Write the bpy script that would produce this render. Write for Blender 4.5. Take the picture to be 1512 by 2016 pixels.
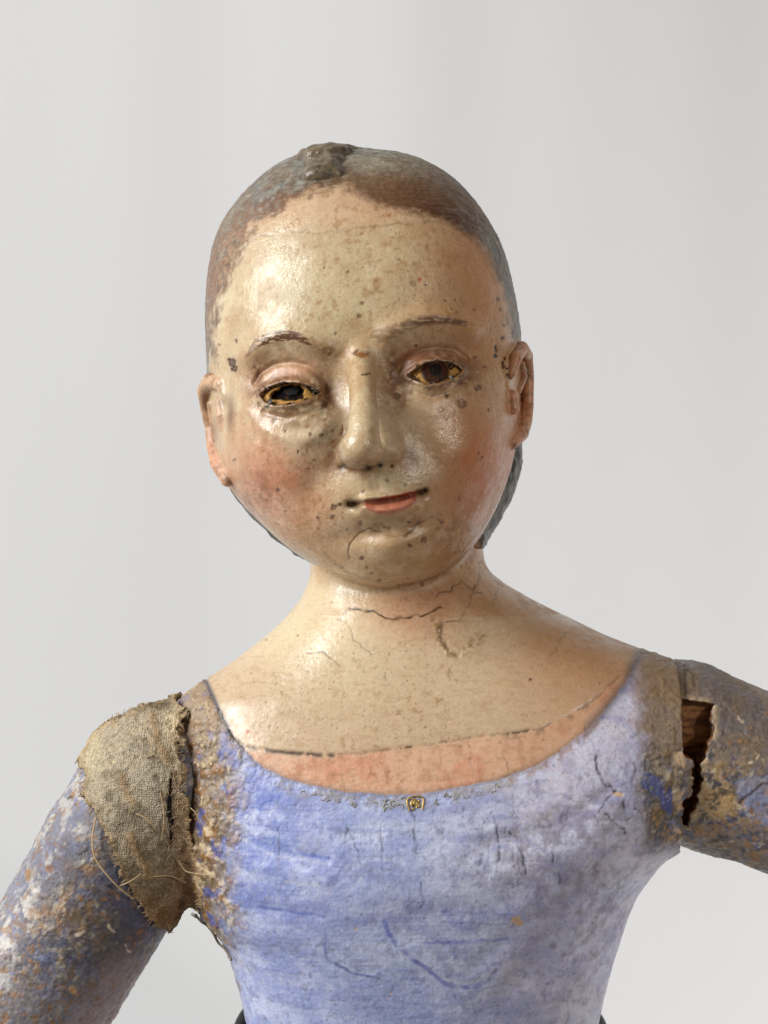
import bpy, math, random
import numpy as np

# ------------------------------------------------------------------ camera / world / lights
for o in list(bpy.data.objects):
    bpy.data.objects.remove(o)
scene = bpy.context.scene
COL = scene.collection
rng = np.random.default_rng(7)
random.seed(7)

D = 750.0          # camera distance in mm from the plane y = 0
S = 0.16           # mm per photo pixel in the plane y = 0
CX, CY = 756.0, 1008.0

cam_d = bpy.data.cameras.new('camera')
cam = bpy.data.objects.new('camera', cam_d)
COL.objects.link(cam)
cam.location = (0, -D / 1000, 0)
cam.rotation_euler = (math.radians(90), 0, 0)
cam_d.sensor_fit = 'VERTICAL'
cam_d.angle = 2 * math.atan(1008 * S / D)
cam_d.clip_start = 0.01
cam_d.clip_end = 50
scene.camera = cam
scene.render.resolution_x = 768
scene.render.resolution_y = 1024

world = bpy.data.worlds.new('World')
scene.world = world
world.use_nodes = True
world.node_tree.nodes['Background'].inputs[0].default_value = (1.0, 0.90, 0.79, 1)
world.node_tree.nodes['Background'].inputs[1].default_value = 0.13

vs = scene.view_settings
vs.view_transform = 'Standard'
vs.look = 'None'
vs.exposure = 0.0
vs.gamma = 1.0
vs.use_curve_mapping = False


def area(name, loc, target, size, size_y, power, color):
    l = bpy.data.lights.new(name, 'AREA')
    l.shape = 'RECTANGLE'
    l.size = size
    l.size_y = size_y
    l.energy = power
    l.color = color
    o = bpy.data.objects.new(name, l)
    COL.objects.link(o)
    from mathutils import Vector
    o.location = loc
    d = Vector(target) - Vector(loc)
    o.rotation_euler = d.to_track_quat('-Z', 'Y').to_euler()
    return o


area('window_light', (-1.58, -0.76, 0.84), (0, 0.02, -0.05), 0.62, 1.4, 57.0, (1.0, 0.997, 0.985))
area('room_light', (0.78, -1.0, 0.30), (0.02, 0, -0.04), 0.09, 0.12, 4.6, (1.0, 0.92, 0.82))
area('backdrop_light', (0.62, 0.0, -0.22), (0.62, 0.42, -0.22), 0.3, 0.5, 2.6, (1.0, 0.99, 0.98))  # unseen lamp added only to brighten the backdrop


# ------------------------------------------------------------------ numpy helpers
def lin(c):
    c = np.asarray(c, dtype=np.float64) / 255.0
    return np.where(c <= 0.04045, c / 12.92, ((c + 0.055) / 1.055) ** 2.4)


_lat = [rng.random((64, 64, 64)).astype(np.float32) for _ in range(3)]


def vnoise(P, freq, seed=0):
    """periodic value noise, 0..1; freq in cycles per mm (scalar or 3 values)"""
    L = _lat[seed % 3].ravel()
    off = np.array([seed * 7.31, seed * 3.77, seed * 11.13])
    q = (P * np.asarray(freq) + off).T.astype(np.float32)
    i = np.floor(q)
    t = q - i
    t = t * t * (3 - 2 * t)
    i = i.astype(np.int32) & 63
    j = (i + 1) & 63
    x0, y0, z0 = i[0] << 12, i[1] << 6, i[2]
    x1, y1, z1 = j[0] << 12, j[1] << 6, j[2]
    tx, ty, tz = t

    def row(yy, zz):
        b_ = yy + zz
        u = L[x0 + b_]
        return u + (L[x1 + b_] - u) * tx
    a = row(y0, z0)
    a = a + (row(y1, z0) - a) * ty
    c = row(y0, z1)
    c = c + (row(y1, z1) - c) * ty
    return a + (c - a) * tz


def fbm(P, freq, oct=4, seed=0, gain=0.55):
    f = np.asarray(freq, dtype=np.float64)
    s = 0.0
    a = 1.0
    tot = 0.0
    for k in range(oct):
        s = s + a * vnoise(P, f, seed + k)
        tot += a
        a *= gain
        f = f * 2.03
    return s / tot


def sst(a, b, x):
    t = np.clip((x - a) / (b - a), 0, 1)
    return t * t * (3 - 2 * t)


def smin(a, b, k):
    h = np.clip(0.5 + 0.5 * (b - a) / k, 0, 1)
    return b * (1 - h) + a * h - k * h * (1 - h)


def curve(xs, ys, smooth=6.0):
    """dense smoothed interpolation of a 1-D profile"""
    xs = np.asarray(xs, float)
    ys = np.asarray(ys, float)
    g = np.linspace(xs[0], xs[-1], 1200)
    v = np.interp(g, xs, ys)
    dx = g[1] - g[0]
    r = int(max(1, 3 * smooth / dx))
    k = np.exp(-0.5 * (np.arange(-r, r + 1) * dx / smooth) ** 2)
    k /= k.sum()
    vp = np.concatenate([2 * v[0] - v[r:0:-1], v, 2 * v[-1] - v[-2:-r - 2:-1]])
    v = np.convolve(vp, k, 'valid')
    return lambda x: np.interp(x, g, v)


def polar(center, pts, smooth=4.0):
    """star-shaped outline -> radius as a function of angle"""
    pts = np.asarray(pts, float) - np.asarray(center, float)
    th = np.arctan2(pts[:, 1], pts[:, 0])
    r = np.hypot(pts[:, 0], pts[:, 1])
    o = np.argsort(th)
    th, r = th[o], r[o]
    th = np.concatenate([th - 2 * np.pi, th, th + 2 * np.pi])
    r = np.concatenate([r, r, r])
    g = np.linspace(-np.pi, np.pi, 721)[:-1]
    v = np.interp(g, th, r)
    n = np.arange(-24, 25)
    k = np.exp(-0.5 * (n * 0.5 / smooth) ** 2)
    k /= k.sum()
    v = np.convolve(np.concatenate([v[-24:], v, v[:24]]), k, 'valid')
    gg = np.concatenate([g, [np.pi]])
    vv = np.concatenate([v, v[:1]])
    return lambda t: np.interp(t, gg, vv)


def poly_dist(px, py, pts, margin=1e9):
    """distance (px) to a polyline and parameter 0..1 along it"""
    pts = np.asarray(pts, float)
    out = np.full(px.shape, 1e6)
    par = np.zeros(px.shape)
    lo = pts.min(0) - margin
    hi = pts.max(0) + margin
    m = np.where((px > lo[0]) & (px < hi[0]) & (py > lo[1]) & (py < hi[1]))[0]
    if len(m) == 0:
        return out, par
    x, y = px[m], py[m]
    seg = np.hypot(*(pts[1:] - pts[:-1]).T)
    cum = np.concatenate([[0], np.cumsum(seg)])
    best = np.full(x.shape, 1e6)
    bp = np.zeros(x.shape)
    for k in range(len(pts) - 1):
        a, b = pts[k], pts[k + 1]
        d = b - a
        t = np.clip(((x - a[0]) * d[0] + (y - a[1]) * d[1]) / max(1e-9, d @ d), 0, 1)
        dd = np.hypot(x - a[0] - t * d[0], y - a[1] - t * d[1])
        mm = dd < best
        best[mm] = dd[mm]
        bp[mm] = (cum[k] + t[mm] * seg[k]) / cum[-1]
    out[m] = best
    par[m] = bp
    return out, par


def poly_sd(px, py, pts):
    """signed distance (px) to a closed polygon, negative inside"""
    pts = np.asarray(pts, float)
    d = np.full(px.shape, 1e9)
    s = np.ones(px.shape)
    n = len(pts)
    for i in range(n):
        a = pts[i]
        b = pts[i - 1]
        e = b - a
        wx, wy = px - a[0], py - a[1]
        t = np.clip((wx * e[0] + wy * e[1]) / (e @ e), 0, 1)
        d = np.minimum(d, (wx - e[0] * t) ** 2 + (wy - e[1] * t) ** 2)
        c1 = py >= a[1]
        c2 = py < b[1]
        c3 = e[0] * wy > e[1] * wx
        fl = (c1 & c2 & c3) | (~c1 & ~c2 & ~c3)
        s = np.where(fl, -s, s)
    return s * np.sqrt(d)


def gau(px, py, cx, cy, sx, sy, ang=0.0):
    a = math.radians(ang)
    dx, dy = px - cx, py - cy
    u = dx * math.cos(a) + dy * math.sin(a)
    v = -dx * math.sin(a) + dy * math.cos(a)
    return np.exp(-0.5 * ((u / sx) ** 2 + (v / sy) ** 2))


def stroke(px, py, pts, w, soft):
    d, t = poly_dist(px, py, pts, w + soft + 30)
    return 1 - sst(w, w + soft, d), t


def W(px, py, y=0.0):
    k = (D + y) / D * S
    return np.array([(px - CX) * k, y, (CY - py) * k])


def PX(P, y=None):
    yy = P[:, 1] if y is None else y
    k = D / (D + yy) / S
    return CX + P[:, 0] * k, CY - P[:, 2] * k


# ------------------------------------------------------------------ signed distance fields (mm)
HC = (720.0, 700.0)
ROLL = -9.8
head_out = polar(HC, [
    (700, 297), (760, 301), (820, 313), (880, 346), (922, 384), (958, 435), (985, 482), (1004, 550), (1016, 610), (1024, 660),
    (1023, 720), (1021, 800), (1013, 870), (1003, 920), (985, 972), (960, 1030), (928, 1080), (870, 1126), (775, 1152), (695, 1140),
    (625, 1113), (575, 1083), (540, 1053), (500, 1013), (458, 962), (434, 912), (421, 860), (414, 800), (411, 735), (409, 660),
    (407, 600), (413, 540), (423, 480), (439, 440), (468, 400), (509, 357), (550, 326), (600, 304), (650, 297)], 3.2)
hair_out = polar((740, 800), [
    (740, 500), (850, 540), (960, 660), (1010, 780), (1028, 860), (1028, 905), (1012, 968), (991, 1012), (966, 1052), (945, 1090), (880, 1120),
    (780, 1130), (660, 1125), (585, 1093), (543, 1063), (503, 1024), (470, 988), (446, 945), (430, 860), (440, 720), (560, 560)], 3.0)
ym_c = curve([250, 500, 700, 850, 1000, 1150, 1300], [6, 4, 2, -1, -8, -17, -20], 40)
db_c = curve([250, 600, 800, 950, 1060, 1150, 1300], [64, 64, 60, 45, 25, 14, 14], 40)
df_c = curve([250, 450, 700, 900, 1050, 1150, 1300], [48, 51, 54, 54, 51, 47, 46], 40)


def f_head(P):
    x, y, z = P.T
    py0 = CY - z / S
    ym = ym_c(py0)
    k = D / (D + ym) / S
    px = CX + x * k
    py = CY - z * k
    dx, dy = px - HC[0], py - HC[1]
    r = np.hypot(dx, dy)
    R = head_out(np.arctan2(dy, dx))
    t = y - ym
    dd = np.where(t < 0, df_c(py), db_c(py))
    n = 2.35
    a = r / R
    b = np.abs(t) / dd
    rho = np.maximum((a ** n + b ** n) ** (1 / n), 1e-4)
    ga = (a / rho) ** (n - 1) / (R * S)
    gb = (b / rho) ** (n - 1) / dd
    return (rho - 1) / np.sqrt(ga ** 2 + gb ** 2 + 1e-9)


def f_hairback(P):
    x, y, z = P.T
    ym = 26.0
    k = D / (D + ym) / S
    px = CX + x * k
    py = CY - z * k
    dx, dy = px - 740, py - 800
    r = np.hypot(dx, dy)
    R = hair_out(np.arctan2(dy, dx))
    t = y - ym
    dd = np.where(t < 0, 26.0, 34.0)
    a = r / R
    b = np.abs(t) / dd
    n = 2.3
    rho = np.maximum((a ** n + b ** n) ** (1 / n), 1e-4)
    ga = (a / rho) ** (n - 1) / (R * S)
    gb = (b / rho) ** (n - 1) / dd
    return (rho - 1) / np.sqrt(ga ** 2 + gb ** 2 + 1e-9)


rows = np.array([
    (980, 618, 950, 12, 22), (1060, 616, 952, 11, 24), (1105, 611, 955, 9, 25), (1130, 609, 968, 8, 25.5), (1155, 603, 1004, 7, 26), (1185, 588, 1056, 5.5, 27),
    (1220, 559, 1128, 4, 28.5), (1255, 520, 1200, 3, 30), (1300, 462, 1318, 2, 32), (1340, 402, 1400, 1, 33.5), (1375, 352, 1430, 0, 35),
    (1450, 340, 1420, -2, 38), (1560, 345, 1400, -4, 41), (1640, 355, 1360, -5, 42.5), (1690, 368, 1298, -5, 42.5), (1750, 384, 1251, -5, 42),
    (1803, 402, 1229, -4.5, 41), (1836, 436, 1219, -4, 40), (1886, 457, 1204, -3, 38), (1957, 476, 1187, -2, 36), (2015, 487, 1176, -1, 34),
    (2120, 500, 1160, 0, 31), (2400, 520, 1140, 0, 28)], float)
tL = curve(rows[:, 0], rows[:, 1], 9)
tR = curve(rows[:, 0], rows[:, 2], 9)
tM = curve(rows[:, 0], rows[:, 3], 30)
tD = curve(rows[:, 0], rows[:, 4], 30)


def f_torso(P):
    x, y, z = P.T
    px = CX + x / S
    py = CY - z / S
    L, R = tL(py), tR(py)
    c = (L + R) / 2
    w = (R - L) / 2
    n = 2.25
    dd = tD(py)
    a = np.abs(px - c) / w
    b = np.abs(y - tM(py)) / dd
    rho = np.maximum((a ** n + b ** n) ** (1 / n), 1e-4)
    ga = (a / rho) ** (n - 1) / (w * S)
    gb = (b / rho) ** (n - 1) / dd
    f = (rho - 1) / np.sqrt(ga ** 2 + gb ** 2 + 1e-9)
    f = np.where(py < 1080, np.maximum(f, (1080 - py) * 0.05), f)
    return f


def cone(P, A, B, ra, rb):
    A = np.asarray(A, float)
    B = np.asarray(B, float)
    d = B - A
    q = P - A
    t = np.clip(q @ d / (d @ d), 0, 1)
    return np.linalg.norm(q - t[:, None] * d, axis=1) - (ra + (rb - ra) * t)


def cones(P, pts, k=None):
    f = None
    for (a, b) in zip(pts[:-1], pts[1:]):
        g = cone(P, W(*a[:3]), W(*b[:3]), a[3], b[3])
        f = g if f is None else (np.minimum(f, g) if k is None else smin(f, g, k))
    return f


def ell(P, c, r, ang=0.0):
    c = np.asarray(c, float)
    q = P - c
    a = math.radians(ang)
    u = q[:, 0] * math.cos(a) + q[:, 2] * math.sin(a)
    w = -q[:, 0] * math.sin(a) + q[:, 2] * math.cos(a)
    k0 = np.sqrt((u / r[0]) ** 2 + (q[:, 1] / r[1]) ** 2 + (w / r[2]) ** 2)
    k1 = np.sqrt((u / r[0] ** 2) ** 2 + (q[:, 1] / r[1] ** 2) ** 2 + (w / r[2] ** 2) ** 2)
    return k0 * (k0 - 1) / np.maximum(k1, 1e-6)


FY = -47.0   # reference depth of the face front
EYE_L = [(509, 777), (519, 764), (531, 756), (561, 746), (594, 750), (616, 759), (631, 771), (619, 783), (596, 794), (566, 801), (541, 801), (521, 793)]
EYE_R = [(799, 741), (816, 727), (836, 711), (861, 705), (888, 709), (905, 718), (914, 728), (905, 738), (886, 749), (861, 758), (841, 760), (821, 753)]
def narrow(e, kx, ky, dy):
    a = np.array(e, float)
    c = a.mean(0)
    return [tuple(v) for v in (a - c) * np.array([kx, ky]) + c + np.array([0, dy])]


EYE_L = narrow(EYE_L, 0.95, 0.80, 2.0)
EYE_R = narrow(EYE_R, 0.95, 0.84, 1.5)
MOUTH = [(686, 992), (702, 992), (720, 989), (757, 987), (797, 979), (820, 971), (836, 965)]
LOWLIP = [(716, 1000), (738, 1007), (768, 1006), (795, 1000), (812, 990)]
UPLIP = [(722, 983), (748, 980), (770, 978), (797, 972), (822, 965)]


def h_face(px, py, opening=True):
    """relief of the face front (mm, positive towards the viewer)"""
    h = np.zeros(px.shape)
    g = lambda *a: gau(px, py, *a)
    # sockets
    h -= 5.6 * g(578, 742, 70, 38, ROLL)
    h -= 5.4 * g(866, 706, 64, 36, ROLL)
    h -= 4.4 * g(655, 772, 24, 34, 0)
    h -= 4.2 * g(785, 748, 24, 36, 0)
    # eyeballs under the lids
    h += 5.0 * g(570, 768, 48, 32, ROLL)
    h += 4.6 * g(860, 728, 46, 31, ROLL)
    # brows
    for pts in ([(490, 695), (520, 668), (561, 657), (600, 668), (638, 688)], [(768, 656), (795, 644), (840, 628), (890, 628), (930, 645)]):
        d, t = poly_dist(px, py, pts, 90)
        h += 2.0 * np.exp(-0.5 * (d / 17) ** 2)
    # lid creases
    for pts, a in (([(500, 752), (512, 732), (540, 716), (572, 712), (605, 720), (632, 742), (648, 770)], 0.75),
                   ([(786, 728), (800, 706), (828, 690), (862, 684), (895, 687), (920, 704)], 0.75),
                   ([(520, 812), (560, 824), (600, 818), (640, 800)], 0.45), ([(815, 772), (850, 784), (890, 772), (915, 750)], 0.4)):
        d, t = poly_dist(px, py, pts, 40)
        h -= a * 1.5 * np.exp(-0.5 * (d / 4.5) ** 2)
    # lid rims and openings
    for e in (EYE_L, EYE_R):
        m = (px > 480) & (px < 950) & (py > 670) & (py < 840)
        i = np.where(m)[0]
        if len(i):
            sd = poly_sd(px[i], py[i], e)
            h[i] += 1.0 * np.exp(-0.5 * ((sd - 4.5) / 3.6) ** 2)
            h[i] -= 7.5 * (1 - sst(-4.0, 1.0, sd)) * opening
    # cheeks
    h += 2.6 * g(528, 895, 70, 60, 0)
    h += 2.4 * g(925, 880, 62, 66, 0)
    h -= 1.5 * g(640, 925, 26, 60, 22)
    h -= 1.3 * g(845, 905, 24, 60, -30)
    d, t = poly_dist(px, py, [(484, 806), (508, 836), (548, 860), (590, 870), (628, 856), (660, 820)], 60)
    h += 0.8 * np.exp(-0.5 * (d / 10) ** 2)
    d, t = poly_dist(px, py, [(800, 800), (850, 815), (905, 800), (940, 765)], 60)
    h += 0.3 * np.exp(-0.5 * (d / 10) ** 2)
    # muzzle
    h += 3.2 * g(758, 968, 78, 50, ROLL)
    d, t = poly_dist(px, py, LOWLIP, 60)
    h += 3.0 * np.exp(-0.5 * (d / 9.5) ** 2)
    d, t = poly_dist(px, py, UPLIP, 60)
    h += 2.1 * np.exp(-0.5 * (d / 7) ** 2)
    d, t = poly_dist(px, py, MOUTH, 60)
    h -= 2.5 * np.exp(-0.5 * (d / 3.6) ** 2)
    h -= 1.5 * g(694, 996, 11, 7, 0)
    h -= 2.0 * g(829, 971, 10, 8, 0)
    h -= 0.8 * g(742, 950, 9, 22, -8)
    # chin
    h -= 2.3 * g(768, 1040, 62, 14, ROLL)
    h += 4.2 * g(774, 1090, 60, 40, ROLL)
    # forehead
    h += 1.4 * g(690, 540, 150, 90, ROLL)
    h -= 0.8 * g(712, 655, 40, 26, 0)
    return h


def f_nose(P):
    f = cones(P, [(709, 655, -43.0, 4.2), (710, 690, -46.6, 3.9), (712, 740, -53.8, 3.7), (715, 800, -61.0, 4.0), (716, 850, -66.5, 4.6), (712, 876, -68.0, 5.2)])
    tip = ell(P, W(709, 888, -65.0), (6.6, 6.6, 5.2))
    fl = cones(P, [(734, 722, -41.5, 3.2), (744, 800, -47.5, 3.6), (757, 862, -52.0, 3.8), (762, 886, -53.5, 3.8)])
    la = ell(P, W(683, 895, -58.5), (3.6, 5.5, 4.2))
    f = smin(f, tip, 2.2)
    f = smin(f, fl, 5.0)
    return smin(f, la, 1.6)


EAR_L = dict(
    helix=[(448, 784, -30, 1.4), (438, 757, -28.5, 2.2), (414, 750, -21, 2.5), (402, 768, -15, 2.2), (406, 806, -12, 1.8), (414, 842, -11, 1.7), (420, 876, -13, 2.1), (430, 912, -19, 2.5), (448, 944, -25, 2.2)],
    plate=[(422, 790, -5, 3.0), (428, 850, -7, 3.2), (440, 910, -12, 3.8)],
    tragus=[(434, 792, -28.0, 1.8), (438, 818, -29.5, 2.0), (443, 838, -29.5, 1.7)],
    anti=[(415, 796, -18, 1.3), (420, 826, -17, 1.3), (428, 850, -20, 1.5)],
    pit=[(455, 792, -40, 0.5), (457, 814, -40, 0.5)])
EAR_R = dict(
    helix=[(1006, 738, -28, 1.3), (1015, 706, -27, 1.9), (1027, 685, -19, 2.0), (1037, 700, -12, 1.9), (1041, 740, -9, 1.7), (1040, 796, -9, 1.7), (1035, 830, -12, 2.0), (1026, 852, -17, 2.5), (1007, 872, -23, 2.2)],
    plate=[(1018, 720, -4, 3.0), (1022, 780, -4, 3.2), (1016, 840, -8, 3.6)],
    tragus=[(1008, 778, -27.5, 1.6), (1011, 804, -27.5, 1.9)],
    anti=[(1026, 716, -16, 1.2), (1031, 742, -13, 1.3), (1019, 768, -19, 1.3)],
    pit=[(998, 735, -30, 0.9), (1001, 760, -30, 1.2), (1004, 775, -30, 0.9)])


def f_ear(P, E):
    f = cones(P, E['helix'])
    f = smin(f, cones(P, E['plate']), 1.0)
    f = smin(f, cones(P, E['tragus']), 0.7)
    f = smin(f, cones(P, E['anti']), 0.7)
    return f


EL0, EL1, ER0, ER1 = (-66, -38, -4), (-44, 20, 54), (34, -38, 12), (56, 20, 62)


def near(P, lo, hi, fun, far=30.0):
    """evaluate fun only inside a box"""
    m = np.all((P > np.asarray(lo)) & (P < np.asarray(hi)), axis=1)
    out = np.full(len(P), far)
    if m.any():
        out[m] = fun(P[m])
    return out


CUT = 1322.0


def cut(P):
    """x (mm) of the ragged joint between bust and raised arm"""
    py = CY - P[:, 2] / S * D / (D - 26.0)
    b = 19 * sst(1480, 1498, py) * sst(1580, 1556, py) + 2.0 * np.sin(py * 0.21) + 1.2 * np.sin(py * 0.53 + 1)
    return (CUT - CX + b * sst(1460, 1480, py)) * S


def f_body(P):
    f = f_torso(P)
    sh = cones(P, [(1190, 1462, 0, 26), (1345, 1490, 1, 28.2), (1420, 1510, 1, 28)])
    f = smin(f, sh, 9.0)
    # soft gathers of the bodice
    f = np.maximum(f, P[:, 0] - cut(P))
    f = np.maximum(f, -P[:, 2] - 196.0)
    return f


def f_bust(P, opening=True):
    z = P[:, 2]
    f = np.full(len(P), 40.0)
    m = z < 8.0
    fb = np.full(len(P), 60.0)
    fb[m] = f_body(P[m])
    hm = z > -32.0
    if hm.any():
        Q = P[hm]
        h = f_head(Q)
        px, py = PX(Q, FY)
        front = sst(-4.0, -18.0, Q[:, 1])
        fi = front > 0
        if fi.any():
            hh = np.zeros(len(Q))
            hh[fi] = h_face(px[fi], py[fi], opening) * front[fi]
            h = h - hh * 0.93
        h = smin(h, near(Q, W(600, 960, -82), (W(870, 630, -20)), f_nose), 2.8)
        hb = f_hairback(Q)
        h = smin(h, hb, 1.6)
        for E, lo, hi in ((EAR_L, EL0, EL1), (EAR_R, ER0, ER1)):
            h = smin(h, near(Q, lo, hi, lambda q: f_ear(q, E)), 1.0)
            h = -smin(-h, near(Q, lo, hi, lambda q: cones(q, E['pit'])), 0.8)
        fb[hm] = smin(h, fb[hm], 5.0)
    return np.minimum(f, fb)


SLOT = [(1325, 1374), (1403, 1386), (1402, 1440), (1395, 1464), (1385, 1484), (1378, 1500), (1377, 1545), (1366, 1590), (1356, 1628), (1325, 1628)]


def f_armR(P):
    f = cones(P, [(1338, 1479, 1, 28.9), (1430, 1513, 1, 26.9), (1560, 1567, -2, 24.8), (1740, 1625, -6, 22.5)], 3.0)
    pyc = CY - P[:, 2] / S * D / (D - 26.0)
    tuck = np.maximum(sst(1372, 1362, pyc), sst(1622, 1634, pyc))
    f = np.maximum(f, cut(P) + 0.08 - 1.3 * tuck - P[:, 0])
    px, py = PX(P, -22.0)
    jig = 3.0 * np.sin(py * 0.13) + 2.0 * np.sin(py * 0.31 + 1)
    sl = poly_sd(px + jig, py, SLOT) * S
    sl = np.maximum(sl, P[:, 1] + 17.0 - 6.0 * sst(1440, 1520, py))
    return np.maximum(f, -sl)


def f_armL(P):
    return cones(P, [(318, 1545, 0, 25.6), (233, 1688, -1, 24.9), (29, 2032, -5, 24.4), (-75, 2205, -8, 22.0)], 3.0)


def f_union(P):
    return smin(smin(f_body(P), f_armL(P), 5.0), f_armR(P), 0.5)


def march(pts, f=f_union, y0=-90.0):
    """photo pixels -> points on the surface f and their normals"""
    pts = np.asarray(pts, float)
    o = np.array([0, -D, 0.0])
    d = np.stack([(pts[:, 0] - CX) * S, np.full(len(pts), D), (CY - pts[:, 1]) * S], 1)
    d /= np.linalg.norm(d, axis=1)[:, None]
    t = (D + y0) / d[:, 1]
    for _ in range(90):
        p = o + d * t[:, None]
        t = t + np.clip(f(p) * 0.7, -4, 4)
        t = np.minimum(t, (D + 60) / d[:, 1])
    p = o + d * t[:, None]
    e = 0.3
    n = np.stack([f(p + np.eye(3)[k] * e) - f(p - np.eye(3)[k] * e) for k in range(3)], 1)
    n /= np.linalg.norm(n, axis=1)[:, None] + 1e-9
    return p, n


# ------------------------------------------------------------------ meshing
def surface_nets(f, lo, hi, h):
    ax = [np.arange(lo[k], hi[k] + h, h) for k in range(3)]
    n = [len(a) for a in ax]
    F = np.empty(n)
    B, Cc = np.meshgrid(ax[1], ax[2], indexing='ij')
    step = max(1, int(300000 / (n[1] * n[2])))
    for i in range(0, n[0], step):
        xs = ax[0][i:i + step]
        P = np.empty((len(xs), n[1], n[2], 3))
        P[..., 0] = xs[:, None, None]
        P[..., 1] = B
        P[..., 2] = Cc
        F[i:i + step] = f(P.reshape(-1, 3)).reshape(len(xs), n[1], n[2])
    s = F < 0
    sl = lambda A, i, j, k: A[i:A.shape[0] - 1 + i, j:A.shape[1] - 1 + j, k:A.shape[2] - 1 + k]
    cnt = sum(sl(s, i, j, k).astype(np.int8) for i in (0, 1) for j in (0, 1) for k in (0, 1))
    act = (cnt > 0) & (cnt < 8)
    ci = np.argwhere(act)
    idx = np.full(act.shape, -1, np.int64)
    idx[act] = np.arange(len(ci))
    pos = np.zeros((len(ci), 3))
    num = np.zeros(len(ci))
    cor = [(i, j, k) for i in (0, 1) for j in (0, 1) for k in (0, 1)]
    for a in cor:
        for b in cor:
            if sum(abs(p - q) for p, q in zip(a, b)) == 1 and a < b:
                fa = F[ci[:, 0] + a[0], ci[:, 1] + a[1], ci[:, 2] + a[2]]
                fb = F[ci[:, 0] + b[0], ci[:, 1] + b[1], ci[:, 2] + b[2]]
                m = (fa < 0) != (fb < 0)
                t = fa[m] / (fa[m] - fb[m])
                pos[m] += np.array(a) + t[:, None] * (np.array(b) - np.array(a))
                num[m] += 1
    V = (ci + pos / num[:, None]) * h + np.array([a[0] for a in ax])
    Q = []
    for axis in range(3):
        o1, o2 = [k for k in range(3) if k != axis]
        s0 = np.take(s, range(n[axis] - 1), axis)
        s1 = np.take(s, range(1, n[axis]), axis)
        e = np.argwhere(s0 != s1)
        e = e[(e[:, o1] > 0) & (e[:, o2] > 0) & (e[:, o1] < n[o1] - 1) & (e[:, o2] < n[o2] - 1)]
        inside = s0[e[:, 0], e[:, 1], e[:, 2]]

        def cell(a, b):
            c = e.copy()
            c[:, o1] -= a
            c[:, o2] -= b
            return idx[c[:, 0], c[:, 1], c[:, 2]]
        q = np.stack([cell(1, 1), cell(0, 1), cell(0, 0), cell(1, 0)], 1)
        flip = inside if axis != 1 else ~inside
        q[~flip] = q[~flip][:, ::-1]
        Q.append(q)
    return V, np.concatenate(Q)


def raw_mesh(name, V, Q, scale=0.001):
    """numpy quads or tris -> mesh data"""
    me = bpy.data.meshes.new(name)
    V = np.asarray(V, dtype=np.float32) * scale
    Q = np.asarray(Q, dtype=np.int32)
    c = Q.shape[1]
    me.vertices.add(len(V))
    me.vertices.foreach_set('co', V.ravel())
    me.loops.add(Q.size)
    me.loops.foreach_set('vertex_index', Q.ravel())
    me.polygons.add(len(Q))
    me.polygons.foreach_set('loop_start', np.arange(0, Q.size, c, dtype=np.int32))
    me.polygons.foreach_set('loop_total', np.full(len(Q), c, dtype=np.int32))
    me.update(calc_edges=True)
    me.polygons.foreach_set('use_smooth', np.ones(len(Q), dtype=bool))
    return me


def normals(V, Q):
    a = V[Q[:, 2]] - V[Q[:, 0]]
    b = V[Q[:, 3]] - V[Q[:, 1]]
    fn = np.cross(a, b)
    N = np.zeros_like(V)
    for k in range(3):
        for c in range(4):
            N[:, k] += np.bincount(Q[:, c], fn[:, k], len(V))
    return N / (np.linalg.norm(N, axis=1)[:, None] + 1e-12)


def sculpt(f, lo, hi, h, levels=2, iters=3):
    V, Q = surface_nets(f, lo, hi, h)
    me = raw_mesh('tmp', V, Q, 1.0)
    o = bpy.data.objects.new('tmp', me)
    COL.objects.link(o)
    md = o.modifiers.new('s', 'SUBSURF')
    md.levels = levels
    md.render_levels = levels
    dg = bpy.context.evaluated_depsgraph_get()
    ev = o.evaluated_get(dg)
    m2 = ev.to_mesh()
    V = np.empty(len(m2.vertices) * 3, np.float32)
    m2.vertices.foreach_get('co', V)
    V = V.reshape(-1, 3).astype(np.float64)
    Q = np.empty(len(m2.loops), np.int32)
    m2.loops.foreach_get('vertex_index', Q)
    Q = Q.reshape(-1, 4)
    ev.to_mesh_clear()
    bpy.data.objects.remove(o)
    bpy.data.meshes.remove(me)
    for it in range(iters):
        N = normals(V, Q)
        e = 0.12
        f0 = f(V)
        d = (f(V + N * e) - f0) / e
        d = np.where(np.abs(d) < 0.25, 0.25 * np.sign(d + 1e-9), d)
        d = np.maximum(d, 0.25)
        V = V - N * np.clip(f0 / d, -0.9, 0.9)[:, None]
    return V, Q, normals(V, Q)


def set_attr(me, name, data, kind):
    at = me.attributes.new(name, kind, 'POINT')
    if kind == 'FLOAT_COLOR':
        c = np.ones((len(data), 4), np.float32)
        c[:, :3] = data
        at.data.foreach_set('color', c.ravel())
    else:
        at.data.foreach_set('value', np.asarray(data, np.float32))


def link(name, me, mat, parent=None):
    o = bpy.data.objects.new(name, me)
    COL.objects.link(o)
    if mat is not None:
        me.materials.append(mat)
    if parent is not None:
        o.parent = parent
    return o


def piece(name, V, Q, N, sel, col, rough, bump, mat, parent):
    """one part: the faces 'sel' of a sculpted surface with their paint"""
    q = Q[sel]
    used, inv = np.unique(q, return_inverse=True)
    q = inv.reshape(q.shape)
    me = raw_mesh(name, V[used], q)
    set_attr(me, 'Paint', col[used], 'FLOAT_COLOR')
    set_attr(me, 'Gloss', rough[used], 'FLOAT')
    set_attr(me, 'Relief', bump[used], 'FLOAT')
    me.normals_split_custom_set_from_vertices([tuple(v) for v in N[used].astype(float)])
    return link(name, me, mat, parent)


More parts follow.
